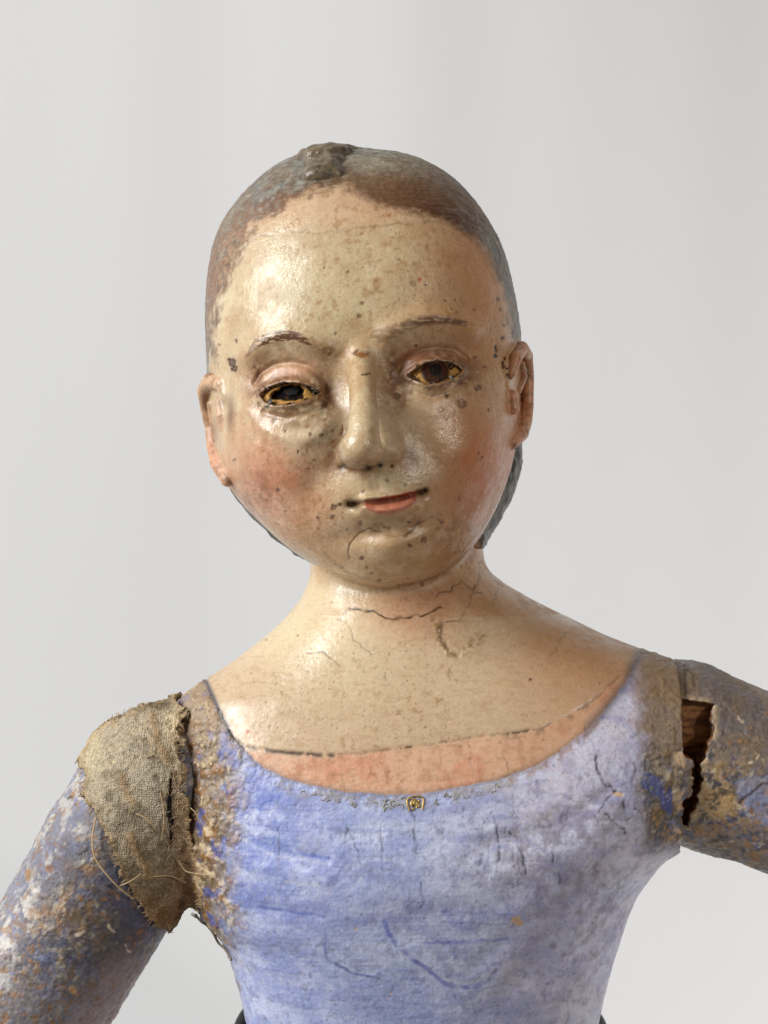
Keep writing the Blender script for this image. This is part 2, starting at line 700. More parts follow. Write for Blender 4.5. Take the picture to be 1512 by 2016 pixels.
def mixc(c, m, rgb):
    m = np.clip(m, 0, 1)[:, None]
    return c * (1 - m) + lin(rgb) * m


def mixa(a, m, v):
    return a * (1 - np.clip(m, 0, 1)) + v * np.clip(m, 0, 1)


# ------------------------------------------------------------------ materials
def paint_mat(name, grain=900.0, grain_amt=0.18, bump=0.25, coat=0.0, spec=0.5, weave=False, streak=None):
    m = bpy.data.materials.new(name)
    m.use_nodes = True
    nt = m.node_tree
    b = nt.nodes['Principled BSDF']
    at = nt.nodes.new('ShaderNodeAttribute')
    at.attribute_name = 'Paint'
    gl = nt.nodes.new('ShaderNodeAttribute')
    gl.attribute_name = 'Gloss'
    rl = nt.nodes.new('ShaderNodeAttribute')
    rl.attribute_name = 'Relief'
    tc = nt.nodes.new('ShaderNodeTexCoord')
    src = tc.outputs['Object']
    if streak:
        mp = nt.nodes.new('ShaderNodeMapping')
        mp.inputs['Scale'].default_value = streak
        nt.links.new(src, mp.inputs['Vector'])
        src = mp.outputs['Vector']
    n1 = nt.nodes.new('ShaderNodeTexNoise')
    n1.inputs['Scale'].default_value = grain
    n1.inputs['Detail'].default_value = 5
    n1.inputs['Roughness'].default_value = 0.65
    nt.links.new(src, n1.inputs['Vector'])
    n2 = nt.nodes.new('ShaderNodeTexNoise')
    n2.inputs['Scale'].default_value = grain * 0.33
    n2.inputs['Detail'].default_value = 6
    n2.inputs['Roughness'].default_value = 0.7
    nt.links.new(src, n2.inputs['Vector'])
    mr = nt.nodes.new('ShaderNodeMapRange')
    mr.inputs['From Min'].default_value = 0.3
    mr.inputs['From Max'].default_value = 0.7
    mr.inputs['To Min'].default_value = 1 - grain_amt
    mr.inputs['To Max'].default_value = 1 + grain_amt
    nt.links.new(n1.outputs['Fac'], mr.inputs['Value'])
    mul = nt.nodes.new('ShaderNodeMix')
    mul.data_type = 'RGBA'
    mul.blend_type = 'MULTIPLY'
    mul.inputs[0].default_value = 1.0
    nt.links.new(at.outputs['Color'], mul.inputs[6])
    nt.links.new(mr.outputs['Result'], mul.inputs[7])
    nt.links.new(mul.outputs[2], b.inputs['Base Color'])
    ad = nt.nodes.new('ShaderNodeMath')
    ad.operation = 'MULTIPLY_ADD'
    nt.links.new(n2.outputs['Fac'], ad.inputs[0])
    ad.inputs[1].default_value = 0.34
    sb = nt.nodes.new('ShaderNodeMath')
    sb.operation = 'SUBTRACT'
    nt.links.new(gl.outputs['Fac'], sb.inputs[0])
    sb.inputs[1].default_value = 0.17
    nt.links.new(sb.outputs[0], ad.inputs[2])
    nt.links.new(ad.outputs[0], b.inputs['Roughness'])
    b.inputs['Specular IOR Level'].default_value = spec
    b.inputs['Coat Weight'].default_value = coat
    b.inputs['Coat Roughness'].default_value = 0.22
    hs = nt.nodes.new('ShaderNodeMath')
    hs.operation = 'ADD'
    nt.links.new(n1.outputs['Fac'], hs.inputs[0])
    nt.links.new(n2.outputs['Fac'], hs.inputs[1])
    hsrc = hs.outputs[0]
    if weave:
        for ax in (0, 1):
            wv = nt.nodes.new('ShaderNodeTexWave')
            wv.bands_direction = 'X' if ax == 0 else 'Z'
            wv.inputs['Scale'].default_value = 420.0
            wv.inputs['Distortion'].default_value = 9.0
            wv.inputs['Detail'].default_value = 2
            wv.inputs['Detail Scale'].default_value = 2.0
            nt.links.new(tc.outputs['Object'], wv.inputs['Vector'])
            h2 = nt.nodes.new('ShaderNodeMath')
            h2.operation = 'ADD'
            nt.links.new(hsrc, h2.inputs[0])
            nt.links.new(wv.outputs['Fac'], h2.inputs[1])
            hsrc = h2.outputs[0]
    bp = nt.nodes.new('ShaderNodeBump')
    bp.inputs['Distance'].default_value = 0.0004
    bs = nt.nodes.new('ShaderNodeMath')
    bs.operation = 'MULTIPLY'
    bs.inputs[1].default_value = bump
    nt.links.new(rl.outputs['Fac'], bs.inputs[0])
    nt.links.new(bs.outputs[0], bp.inputs['Strength'])
    nt.links.new(hsrc, bp.inputs['Height'])
    nt.links.new(bp.outputs['Normal'], b.inputs['Normal'])
    return m


def plain_mat(name, rgb, rough=0.6, metal=0.0, var=0.15, scale=300.0, bump=0.2, dist=0.0003):
    m = bpy.data.materials.new(name)
    m.use_nodes = True
    nt = m.node_tree
    b = nt.nodes['Principled BSDF']
    n = nt.nodes.new('ShaderNodeTexNoise')
    n.inputs['Scale'].default_value = scale
    n.inputs['Detail'].default_value = 6
    tc = nt.nodes.new('ShaderNodeTexCoord')
    nt.links.new(tc.outputs['Object'], n.inputs['Vector'])
    r = nt.nodes.new('ShaderNodeValToRGB')
    c = lin(rgb)
    r.color_ramp.elements[0].position = 0.3
    r.color_ramp.elements[1].position = 0.7
    r.color_ramp.elements[0].color = (*(c * (1 - var)), 1)
    r.color_ramp.elements[1].color = (*np.minimum(c * (1 + var), 1), 1)
    nt.links.new(n.outputs['Fac'], r.inputs[0])
    nt.links.new(r.outputs[0], b.inputs['Base Color'])
    b.inputs['Roughness'].default_value = rough
    b.inputs['Metallic'].default_value = metal
    bp = nt.nodes.new('ShaderNodeBump')
    bp.inputs['Strength'].default_value = bump
    bp.inputs['Distance'].default_value = dist
    nt.links.new(n.outputs['Fac'], bp.inputs['Height'])
    nt.links.new(bp.outputs['Normal'], b.inputs['Normal'])
    return m


M_skin = paint_mat('painted_skin', 900, 0.10, 0.46, coat=0.0, spec=0.66)
M_hair = paint_mat('painted_hair', 800, 0.22, 0.5, streak=(1, 1, 0.45))
M_blue = paint_mat('painted_bodice', 800, 0.12, 0.4)
M_arm = paint_mat('painted_arm', 700, 0.25, 0.7)
M_linen = paint_mat('glued_linen', 900, 0.35, 0.55, spec=0.15, weave=True)
M_eye = paint_mat('painted_eye', 900, 0.15, 0.5, coat=0.0, spec=0.16)
M_thread = plain_mat('linen_thread', (176, 152, 114), 0.9)
M_fringe = plain_mat('linen_fringe', (150, 128, 96), 0.9, 0, 0.35, 200)
M_dark_thread = plain_mat('dark_thread', (128, 118, 104), 0.9)
M_gold = plain_mat('worn_gilding', (152, 148, 138), 0.5, 0.1, 0.3, 700, 0.5)
M_goldb = plain_mat('bright_gilding', (186, 158, 98), 0.36, 0.6, 0.3, 900, 0.5)
M_resin = plain_mat('dark_resin', (98, 86, 68), 0.34, 0.0, 0.5, 330, 0.6, 0.0008)
M_iron = plain_mat('black_iron', (26, 27, 29), 0.45, 0.3, 0.3, 400, 0.2)
M_paper = plain_mat('backdrop_paper', (203, 204, 205), 0.9, 0.0, 0.008, 3.0, 0.03, 0.0005)


# ------------------------------------------------------------------ backdrop
def build_backdrop():
    xs = np.linspace(-1.9, 1.9, 1000)
    prof = [(-0.16, -0.43), (0.10, -0.43)]
    for a in np.linspace(0, 90, 12)[1:]:
        t = math.radians(a)
        prof.append((0.10 + 0.3 * math.sin(t), -0.13 - 0.3 * math.cos(t)))
    prof += [(0.40, z) for z in np.linspace(0.0, 1.7, 20)]
    V = []
    for (y, z) in prof:
        k = sst(-0.42, -0.1, np.array([z]))[0]
        fold = 0.0030 * np.sin(xs * 17 + 0.6 * math.sin(z * 3)) + 0.0004 * np.sin(xs * 41 + 1.7) + 0.007 * np.sin(xs * 7.3 + 2.0) + (0.00025 * np.sin(xs * 83 + 1.2 * np.sin(xs * 9)) + 0.0005 * np.sin(xs * 47 + 2 * np.sin(xs * 5 + 1))) * (0.6 + 0.4 * np.sin(xs * 6 + z * 4))
        for x, fo in zip(xs, fold):
            V.append((x, y - fo * k, z))
    n, m = len(prof), len(xs)
    Q = [(i * m + j, i * m + j + 1, (i + 1) * m + j + 1, (i + 1) * m + j) for i in range(n - 1) for j in range(m - 1)]
    me = raw_mesh('backdrop', np.array(V), np.array(Q), 1.0)
    o = link('backdrop', me, M_paper)
    o['kind'] = 'structure'
    o['label'] = 'plain off-white paper backdrop sweep with soft vertical waves'
    return o


build_backdrop()

# ------------------------------------------------------------------ the figure: sculpted bust
root = bpy.data.objects.new('carved_figure', None)
COL.objects.link(root)
root.location = (0, 0, 0)
root['label'] = 'antique carved wooden female figure with tilted head, worn painted skin and blue bodice'
root['category'] = 'statue'

HB = 1.45
V, Q, N = sculpt(f_bust, (-72, -76, -200), (98, 76, 122), HB)
# the far back of the figure gets a simple coat, the rest is painted in detail
vis = N[:, 1] < 0.5
Va, Na = V, N
V, N = Va[vis], Na[vis]
px, py = PX(V)
y = V[:, 1]
head_zone = (V[:, 2] > -32)

# ---- masks of the paint areas
jx = (fbm(V, 0.22, 3, 1) - 0.5) * 26
jy = (fbm(V, 0.22, 3, 2) - 0.5) * 26
HAIRLINE = [(380, 760), (419, 742), (419, 700), (421, 640), (430, 590), (444, 545), (465, 510), (490, 475), (502, 450), (522, 425), (560, 405), (600, 390), (628, 376),
            (660, 368), (690, 370), (715, 385), (745, 402), (780, 415), (820, 424), (860, 430), (900, 446), (935, 470), (955, 500), (975, 540), (988, 575),
            (1003, 610), (1010, 650), (1013, 672), (1100, 690), (1100, 200), (380, 200)]
rag = (fbm(V, 0.3, 5, 4, 0.7) - 0.5) * 46
hd = poly_sd(px + jx * 0.8 + rag, py + jy * 0.8 + rag, HAIRLINE)
top_hair = sst(12, -12, hd)
back_hair = sst(1.0, 4.0, y - np.where(py > 700, 6.0 + (py - 700) * 0.01, 6.0)) * (py < 1110)
fh = f_head(V)
fhb = f_hairback(V)
nape = ((fhb < 1.2) & (fh > 0.6) & (py > 740) & (py < 1105) & (y > 0)).astype(float)
fel = near(V, EL0, EL1, lambda q: f_ear(q, EAR_L), 9.0)
fer = near(V, ER0, ER1, lambda q: f_ear(q, EAR_R), 9.0)
ear_l = (fel < 0.45) & (fh > 0.25)
ear_r = (fer < 0.45) & (fh > 0.25)
earm = (ear_l | ear_r)
hair = np.maximum(np.maximum(top_hair, back_hair), nape) * head_zone * (py < 1110)
hair = np.where(earm, 0.0, hair)
torso_zone = py > 1120
NECKLINE = [(350, 1300), (404, 1338), (430, 1395), (456, 1448), (500, 1499), (560, 1531), (640, 1551), (700, 1561), (760, 1565), (830, 1562), (900, 1552),
            (980, 1535), (1050, 1509), (1100, 1481), (1150, 1441), (1190, 1400), (1232, 1345), (1258, 1285), (1275, 1250)]
nl = np.array(NECKLINE)
bod_front = py > np.interp(px, nl[:, 0], nl[:, 1])
bod_front = np.where(px < 404, True, bod_front)
bod_front = np.where(px > 1258, True, bod_front)
bodd = py + jy * 0.35 - np.interp(px + jx * 0.25, nl[:, 0], nl[:, 1])
bodd = np.where((px < 404) | (px > 1262), 200, bodd)
back_bod = (y > 6) & (py > 1330)
bodm = ((bodd > 0) | back_bod) & torso_zone & (py > 1262)

# ---- paint: skin
n_lo = fbm(V, 0.035, 3, 3)
n_mid = fbm(V, 0.16, 4, 5)
n_hi = fbm(V, 0.6, 3, 8)
n_fine = vnoise(V, 1.7, 4)
nz = np.zeros(len(V))
C = np.tile(lin((190, 165, 129)), (len(V), 1))
R = np.full(len(V), 0.24)
B = np.full(len(V), 1.0)
n_k = np.abs(vnoise(V, 0.8, 5) - 0.5) + 0.6 * np.abs(vnoise(V, 1.5, 7) - 0.5)
H = (fbm(V, 0.09, 3, 11) - 0.5) * 0.7 + (n_mid - 0.5) * 0.22 + (n_hi - 0.5) * 0.10 + n_k * np.where(head_zone, 0.12, 0.05) * (0.4 + sst(0.4, 0.65, n_lo))
g = lambda *a: gau(px, py, *a)
n_w = fbm(V + (np.stack([n_mid, n_hi, n_lo], 1) - 0.5) * 14, 0.07, 5, 14, 0.62)
n_v = fbm(V, (0.5, 0.5, 0.22), 4, 18, 0.65)
C = mixc(C, sst(0.45, 0.68, n_lo) * 0.45, (190, 154, 118))
C = mixc(C, sst(0.50, 0.62, n_w) * 0.45, (176, 142, 98))
C = mixc(C, sst(0.46, 0.36, n_w) * 0.35, (208, 194, 162))
C = mixc(C, sst(0.52, 0.64, n_v) * 0.30, (160, 124, 84))
C = mixc(C, sst(0.46, 0.36, n_v) * 0.22, (214, 198, 164))
C = mixc(C, sst(0.52, 0.72, n_mid) * 0.35, (182, 148, 108))
C = mixc(C, sst(0.55, 0.35, n_mid) * 0.25, (216, 206, 176))
chest = sst(1170, 1300, py)
C = mixc(C, chest * 0.68, (198, 173, 143))
C = mixc(C, g(640, 1280, 110, 60, 20) * 0.5, (214, 200, 164))
# forehead pink band and temples
fore = [(440, 560), (470, 500), (505, 466), (570, 451), (680, 455), (780, 441), (862, 436), (905, 455), (940, 485), (975, 560)]
fx = np.array(fore)
band = sst(24, -34, py + jy * 0.5 - np.interp(px, fx[:, 0], fx[:, 1])) * (py < 570)
C = mixc(C, band * 0.5, (204, 158, 130))
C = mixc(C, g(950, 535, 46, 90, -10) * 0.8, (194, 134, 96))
C = mixc(C, g(470, 700, 24, 70, 0) * 0.3, (176, 140, 108))
C = mixc(C, g(690, 600, 150, 70, ROLL) * 0.4, (206, 192, 152))
# cheeks
C = mixc(C, g(540, 935, 66, 58, 20) * (0.72 + 0.7 * (n_mid - 0.4)), (200, 114, 80))
C = mixc(C, g(570, 1000, 60, 40, 30) * 0.35, (206, 146, 116))
C = mixc(C, g(955, 925, 60, 78, 15) * (0.95 + 0.8 * (n_mid - 0.5)), (178, 74, 36))
C = mixc(C, g(900, 1010, 90, 80, 0) * 0.45, (178, 120, 74))
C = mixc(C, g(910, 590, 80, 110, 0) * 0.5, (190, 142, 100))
C = mixc(C, g(880, 840, 60, 50, 0) * 0.3, (200, 160, 124))
C = mixc(C, g(615, 845, 60, 46, -20) * 0.4, (200, 194, 164))
C = mixc(C, g(560, 560, 110, 110, 0) * 0.35, (204, 196, 164))
C = mixc(C, g(760, 945, 70, 24, ROLL) * 0.4, (206, 192, 156))
# lids
C = mixc(C, g(570, 732, 52, 15, ROLL) * 0.7, (190, 126, 98))
C = mixc(C, g(866, 690, 52, 15, ROLL) * 0.8, (150, 108, 92))
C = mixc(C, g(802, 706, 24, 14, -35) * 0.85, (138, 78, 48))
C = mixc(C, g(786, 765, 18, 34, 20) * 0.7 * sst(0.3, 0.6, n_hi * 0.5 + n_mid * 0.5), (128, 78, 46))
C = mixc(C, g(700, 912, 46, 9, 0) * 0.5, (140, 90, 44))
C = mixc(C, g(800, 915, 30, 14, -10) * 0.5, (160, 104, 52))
C = mixc(C, g(643, 765, 13, 24, -15) * 0.85, (96, 66, 42))  # dirt plus socket shadow at the inner eye corner, painted dark
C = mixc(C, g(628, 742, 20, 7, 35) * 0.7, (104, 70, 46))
C = mixc(C, g(505, 735, 12, 26, 10) * 0.5, (140, 104, 74))
C = mixc(C, g(655, 885, 10, 22, 10) * 0.7, (120, 112, 96))  # shading beside the left nose wing, put into the colour
C = mixc(C, g(560, 700, 60, 9, -4) * 0.35, (150, 116, 84))
C = mixc(C, g(930, 690, 22, 40, -20) * 0.3, (190, 140, 80))
# chin, neck
C = mixc(C, g(700, 1105, 90, 24, ROLL) * 0.4, (184, 140, 102))
C = mixc(C, g(800, 1180, 80, 24, ROLL) * 0.55, (206, 152, 122))
C = mixc(C, g(830, 1215, 60, 30, ROLL) * 0.45, (202, 142, 114))
C = mixc(C, g(1150, 1310, 110, 70, 30) * 0.45, (192, 132, 98))
# salmon band above the bodice
PENCIL = [(456, 1452), (480, 1470), (540, 1480), (640, 1487), (720, 1482), (800, 1471), (870, 1462), (930, 1451), (1000, 1444), (1060, 1435), (1100, 1418), (1140, 1395), (1180, 1370), (1220, 1330)]
pl_ = np.array(PENCIL)
low = sst(-10, 14, py + jy * 0.6 - np.interp(px, pl_[:, 0], pl_[:, 1])) * torso_zone * (px > 456) * (px < 1235)
C = mixc(C, low * 0.75, (212, 162, 132))
C = mixc(C, low * sst(0.48, 0.6, n_w) * 0.5, (198, 128, 94))
C = mixc(C, low * sst(0.45, 0.36, n_v) * 0.5, (216, 172, 146))
C = mixc(C, low * sst(0.55, 0.66, n_v) * 0.4, (170, 116, 86))
R = mixa(R, low, 0.6)
R = mixa(R, chest * (1 - low), 0.34)
H = H - low * 0.25
# dirt: fine freckles and grime
uneven = sst(0.42, 0.62, fbm(V, 0.045, 3, 40))
C = mixc(C, sst(0.60, 0.74, n_hi) * 0.38 * (0.25 + uneven), (148, 104, 60))
C = mixc(C, head_zone * sst(0.59, 0.70, fbm(V, 0.33, 4, 44, 0.65)) * 0.45 * uneven, (150, 100, 54))
C = mixc(C, sst(0.80, 0.90, n_fine) * sst(0.4, 0.6, n_lo) * 0.5, (116, 82, 54))
fine_long = vnoise(V, (0.9, 0.9, 2.6), 2) * 0.6 + vnoise(V, (2.4, 1.0, 0.8), 1) * 0.4
C = mixc(C, sst(0.62, 0.8, fine_long) * 0.22, (140, 104, 70))
C = mixc(C, chest * sst(0.56, 0.72, fbm(V, (0.2, 0.25, 0.8), 4, 6, 0.65)) * 0.3, (158, 124, 88))
C = mixc(C, head_zone * sst(760, 980, px) * 0.42, (180, 124, 76))  # right of the face: browner varnish, with the shade side's tone painted in
C = mixc(C, chest * sst(900, 1180, px) * 0.4, (176, 130, 88))  # right of the chest browned likewise, shade put into the colour
C = mixc(C, sst(1110, 1180, py) * sst(1330, 1250, py) * sst(820, 640, px) * 0.5, (212, 196, 160))
# ochre grime in hollows that the photograph shows
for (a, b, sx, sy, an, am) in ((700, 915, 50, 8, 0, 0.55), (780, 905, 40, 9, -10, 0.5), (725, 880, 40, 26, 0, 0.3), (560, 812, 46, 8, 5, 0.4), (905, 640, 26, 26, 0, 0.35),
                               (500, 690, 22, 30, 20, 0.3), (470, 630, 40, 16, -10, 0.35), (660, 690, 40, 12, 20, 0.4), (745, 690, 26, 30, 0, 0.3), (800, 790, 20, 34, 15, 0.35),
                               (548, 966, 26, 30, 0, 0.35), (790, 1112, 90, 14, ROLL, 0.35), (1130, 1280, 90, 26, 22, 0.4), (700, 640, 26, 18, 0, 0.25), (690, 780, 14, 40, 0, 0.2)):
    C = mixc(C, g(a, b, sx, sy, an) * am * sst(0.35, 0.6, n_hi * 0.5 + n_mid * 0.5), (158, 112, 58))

# brows
BROW_L = [(484, 704), (494, 690), (508, 674), (531, 665), (561, 660), (586, 663), (604, 673), (617, 684)]
BROW_R = [(742, 662), (775, 652), (801, 639), (831, 631), (861, 629), (891, 632), (917, 637)]
br = {}
d, t = poly_dist(px, py, BROW_L, 60)
wd = 3 + 10 * np.sin(np.pi * np.clip(t, 0, 1)) ** 0.8
strk = vnoise(V, (0.5, 0.5, 3.2), 5)
m = sst(wd, wd - 3.5, d) * np.where(t > 0.2, sst(0.36, 0.50, strk), 0.65)
br['l'] = d < wd - 1.0
C = mixc(C, m * 0.92, (82, 42, 24))
d, t = poly_dist(px, py, BROW_R, 60)
wd = 15 - 9.0 * t
m = sst(wd + 3, wd - 5, d) * (0.55 + 0.45 * sst(0.15, 0.5, t)) * sst(0.3, 0.5, n_hi * 0.6 + strk * 0.4)
br['r'] = d < wd - 1.0
C = mixc(C, m * 0.95, (88, 44, 18))
R = mixa(R, m, 0.5)
# lips
LIP = [(716, 991), (735, 984), (752, 979), (768, 979), (797, 971), (822, 963), (820, 972), (816, 990), (800, 1005), (770, 1015), (740, 1012), (722, 1003)]
lsd = poly_sd(px + jx * 0.25 + (n_hi - 0.5) * 6, py + jy * 0.25 + (n_hi - 0.5) * 6, LIP)
lipm = sst(2.5, -3, lsd) * (y < -20) * head_zone
C = mixc(C, lipm * 0.88, (170, 96, 74))
C = mixc(C, g(765, 1002, 24, 6, ROLL) * 0.45, (206, 128, 100))  # highlight on the rounded lower lip, painted as a paler centre
C = mixc(C, lipm * sst(992, 978, py + (px - 770) * 0.2) * 0.75, (168, 66, 36))
R = mixa(R, lipm, 0.32)
d, t = poly_dist(px, py, MOUTH, 40)
mm = sst(5.0, 1.5, d) * (y < -20)
C = mixc(C, mm * np.where((px > 722) & (px < 812), 0.55, 0.7), (96, 42, 22))
C = mixc(C, g(700, 998, 9, 5, -10) * 0.8, (84, 70, 54))
C = mixc(C, g(829, 970, 6, 6, 0) * 0.95, (48, 28, 16))
C = mixc(C, g(694, 991, 10, 3, 0) * 0.5, (60, 38, 22))
# eye rims
for e, dk in ((EYE_L, (96, 66, 40)), (EYE_R, (104, 70, 38))):
    sd = poly_sd(px, py, e)
    C = mixc(C, np.exp(-0.5 * ((sd - 0.0) / 3.2) ** 2) * 0.8 * (y < -25), dk)
    C = mixc(C, sst(0, -3, sd) * (y < -25), (40, 24, 12))
    C = mixc(C, np.exp(-0.5 * ((sd - 7) / 6) ** 2) * 0.35 * (y < -25) * sst(0.4, 0.6, n_hi), (128, 88, 52))
C = mixc(C, g(798, 742, 14, 8, 0) * 0.8, (84, 52, 28))
C = mixc(C, g(914, 728, 9, 8, 20) * 0.7, (112, 80, 46))
# nostrils
for (a, b, s_) in ((724, 921, 5), (674, 919, 4.5), (748, 917, 3.5)):
    C = mixc(C, g(a, b, s_ * 1.3, s_, 0) * 1.2, (34, 20, 10))
    H -= g(a, b, s_ * 1.3, s_, 0) * 1.0

# spots of dirt and worm marks: x, y, radius, darkness
SP = [(712, 597, 6, .7), (707, 622, 6, .7), (826, 551, 4.5, .0), (814, 558, 8, .35), (838, 561, 3.5, .8), (637, 527, 3, .8), (684, 536, 2.5, .7), (712, 460, 2.5, .7), (457, 714, 9, 1), (462, 726, 7, 1), (452, 707, 5, 1),
      (464, 671, 4, .8), (432, 679, 3, .8), (541, 828, 6, .7), (561, 849, 5, .5), (633, 856, 5, .6), (610, 855, 4, .6), (655, 849, 4, .6), (641, 826, 3.5, .7), (587, 888, 3, .8), (586, 891, 2.5, .8), (620, 907, 4, .4), (608, 923, 3, .8),
      (783, 780, 7, .8), (772, 742, 6, .9), (774, 720, 5, .9), (770, 733, 4, .8), (818, 682, 5, .8), (880, 779, 5.5, .75), (909, 795, 12, .45), (868, 806, 7, .5), (868, 805, 3, -1), (941, 762, 8, .75), (953, 722, 4, .6), (906, 752, 6, .9), (924, 745, 5, .7),
      (935, 703, 4, .7), (881, 827, 3, .8), (963, 807, 3, .8), (890, 608, 4, .5), (932, 610, 4, .6), (876, 590, 3, .8), (896, 592, 3, .8), (762, 947, 6, .7), (771, 917, 4, .9), (796, 930, 3, .8), (803, 938, 3, .8), (796, 953, 4, .6),
      (715, 968, 4, .8), (714, 934, 2.5, .8), (657, 999, 8, .75), (668, 993, 5, .8), (654, 1018, 6, .8), (627, 1020, 4, .7), (710, 1030, 6, .6), (628, 1041, 3, .8), (683, 1042, 3, .8), (756, 1037, 4, .5), (764, 1040, 4, .5), (805, 1030, 4, .8),
      (835, 1063, 7, .55), (806, 1074, 5, .7), (713, 1100, 5, .8), (722, 1117, 4, .7), (732, 1129, 4.5, .8), (747, 1143, 5, .7), (803, 1138, 3, .7), (785, 1153, 4, .5), (832, 1152, 5, .6), (805, 1099, 3, .7), (674, 1117, 4, .7), (905, 977, 3, .7), (903, 985, 3, .7),
      (943, 892, 3, .8), (948, 899, 3, .8), (945, 905, 2.5, .8), (980, 590, 5, .8), (985, 610, 5, .7), (992, 640, 4, .8), (977, 690, 6, 1), (976, 700, 5, 1), (977, 684, 5, 1), (990, 714, 4.5, 1), (991, 722, 4, 1), (993, 706, 4, 1), (990, 665, 4.5, 1), (1007, 655, 4, .8), (998, 726, 4, 1), (999, 740, 5, 1),
      (586, 1251, 3, .8), (1045, 1338, 3.5, .8), (487, 1440, 5, .0), (420, 868, 4, .6), (462, 905, 4, .6), (430, 700, 3, .5), (500, 722, 4, .5), (548, 965, 5, .6), (525, 985, 3, .7), (563, 1007, 3, .6), (760, 604, 3, .4), (660, 655, 4, .5), (640, 690, 7, .5), (648, 698, 5, .6), (660, 797, 6, .6), (655, 871, 6, .8), (670, 855, 5, .7)]
for _ in range(70):
    SP.append((random.gauss(760, 130), random.gauss(860, 170), random.uniform(1.4, 2.6), random.uniform(.2, .6)))
for _ in range(60):
    SP.append((random.uniform(470, 1200), random.uniform(1180, 1480), random.uniform(1.6, 2.6), random.uniform(.2, .6)))
front_i = np.where((N[:, 1] < 0.25) & (hair < 0.5) & ~bodm)[0]
ja = (fbm(V[front_i], 0.9, 2, 1) - 0.5) * 6.5
jb = (fbm(V[front_i], 0.9, 2, 2) - 0.5) * 6.5
fx_, fy_ = px[front_i] + jx[front_i] * 0.10 + ja, py[front_i] + jy[front_i] * 0.10 + jb
order = np.argsort(fx_)
sx_ = fx_[order]
for (a, b, r, k) in SP:
    i0, i1 = np.searchsorted(sx_, [a - r * 2.5, a + r * 2.5])
    ii = order[i0:i1]
    dd = np.hypot(fx_[ii] - a, fy_[ii] - b)
    sel = dd < r * 2
    ii, dd = ii[sel], dd[sel]
    vi = front_i[ii]
    r = r * 0.86
    m = sst(r + 1.2, r - 1.6, dd)
    if k > 0:
        rim = np.exp(-0.5 * ((dd - r * 0.85) / 1.3) ** 2) * (r > 5.5)
        c1 = lin((84, 42, 16)) * (0.5 + 0.7 * (1 - k))
        w = np.clip(m * (0.35 + 0.65 * k) * (0.8 if r > 5 else 1.0) + rim * 0.35 * k, 0, 1)[:, None]
        C[vi] = C[vi] * (1 - w) + c1 * w
        H[vi] -= m * 0.22 * k
    elif k == 0:
        C[vi] = C[vi] * (1 - m[:, None]) + lin((172, 70, 40)) * m[:, None]
    else:
        C[vi] = C[vi] * (1 - m[:, None]) + lin((206, 182, 142)) * m[:, None]

# chips in the paint
for pts in ([(694, 696), (704, 690), (716, 695), (730, 692), (726, 700), (712, 704), (702, 699)], [(1008, 640), (1014, 655), (1008, 668)], [(674, 837), (679, 846), (676, 856), (673, 848)]):
    sd = poly_sd(px, py, pts)
    m = sst(1.0, -1.0, sd) * (y < 0)
    C = mixc(C, m, (140, 92, 48))
    H -= m * 0.4
    C = mixc(C, np.exp(-0.5 * ((sd - 1) / 1.5) ** 2) * (y < 0) * 0.5, (90, 56, 28))

# cracks: points, width, darkness
CR = [([(686, 1098), (688, 1080), (694, 1062), (706, 1050), (730, 1041), (742, 1047), (757, 1050), (770, 1056), (781, 1058), (796, 1053), (809, 1047), (818, 1036), (829, 1027), (853, 1019), (866, 1026), (873, 1029)], 1.7, .75),
      ([(690, 1195), (704, 1200), (718, 1203), (734, 1202), (745, 1210), (757, 1217), (785, 1219), (821, 1213), (842, 1208), (858, 1201), (869, 1194)], 2.0, .9),
      ([(857, 1173), (880, 1167), (895, 1153), (908, 1146), (920, 1152), (932, 1163), (946, 1168)], 1.5, .6), ([(932, 1160), (928, 1190), (905, 1220), (880, 1226)], 1.4, .5), ([(945, 1108), (942, 1140), (934, 1158)], 1.5, .6),
      ([(962, 1120), (978, 1155), (974, 1190)], 1.4, .4), ([(690, 1195), (672, 1215), (690, 1240), (694, 1262), (715, 1276), (730, 1290)], 1.3, .4), ([(604, 1282), (640, 1286), (656, 1300), (668, 1312)], 1.4, .5),
      ([(440, 560), (468, 505), (505, 467), (570, 452), (640, 460), (700, 450), (780, 442), (840, 440), (862, 436), (905, 452), (940, 480)], 1.6, .38),
      ([(808, 838), (811, 858), (812, 876), (809, 896), (790, 905), (750, 911)], 1.6, .28), ([(712, 737), (727, 736)], 1.5, .8), ([(862, 640), (872, 655)], 1.2, .2), ([(1003, 832), (985, 834)], 1.3, .4),
      ([(922, 1452), (928, 1480), (930, 1520)], 1.4, .4), ([(985, 1460), (996, 1500), (1002, 1520)], 1.3, .35), ([(882, 1316), (888, 1340)], 1.5, .4), ([(1085, 1290), (1120, 1240), (1130, 1230)], 1.5, .3), ([(640, 1090), (690, 1128), (760, 1150), (830, 1148), (890, 1125)], 2.2, .35),
      ([(868, 1228), (866, 1245), (872, 1262), (880, 1278)], 3.0, .6)]
wig = (vnoise(V, 0.55, 1) - 0.5) * 9
wig2 = (vnoise(V, 0.55, 2) - 0.5) * 9
for pts, w, k in CR:
    d, t = poly_dist(px + jx * 0.2 + wig, py + jy * 0.2 + wig2, pts, 30)
    m = np.exp(-0.5 * (d / (w * 0.85)) ** 2) * (N[:, 1] < 0.2) * (0.45 + 0.75 * sst(0.35, 0.6, n_mid))
    C = mixc(C, m * k * 1.1, (74, 50, 30))
    H -= m * 0.16 * k
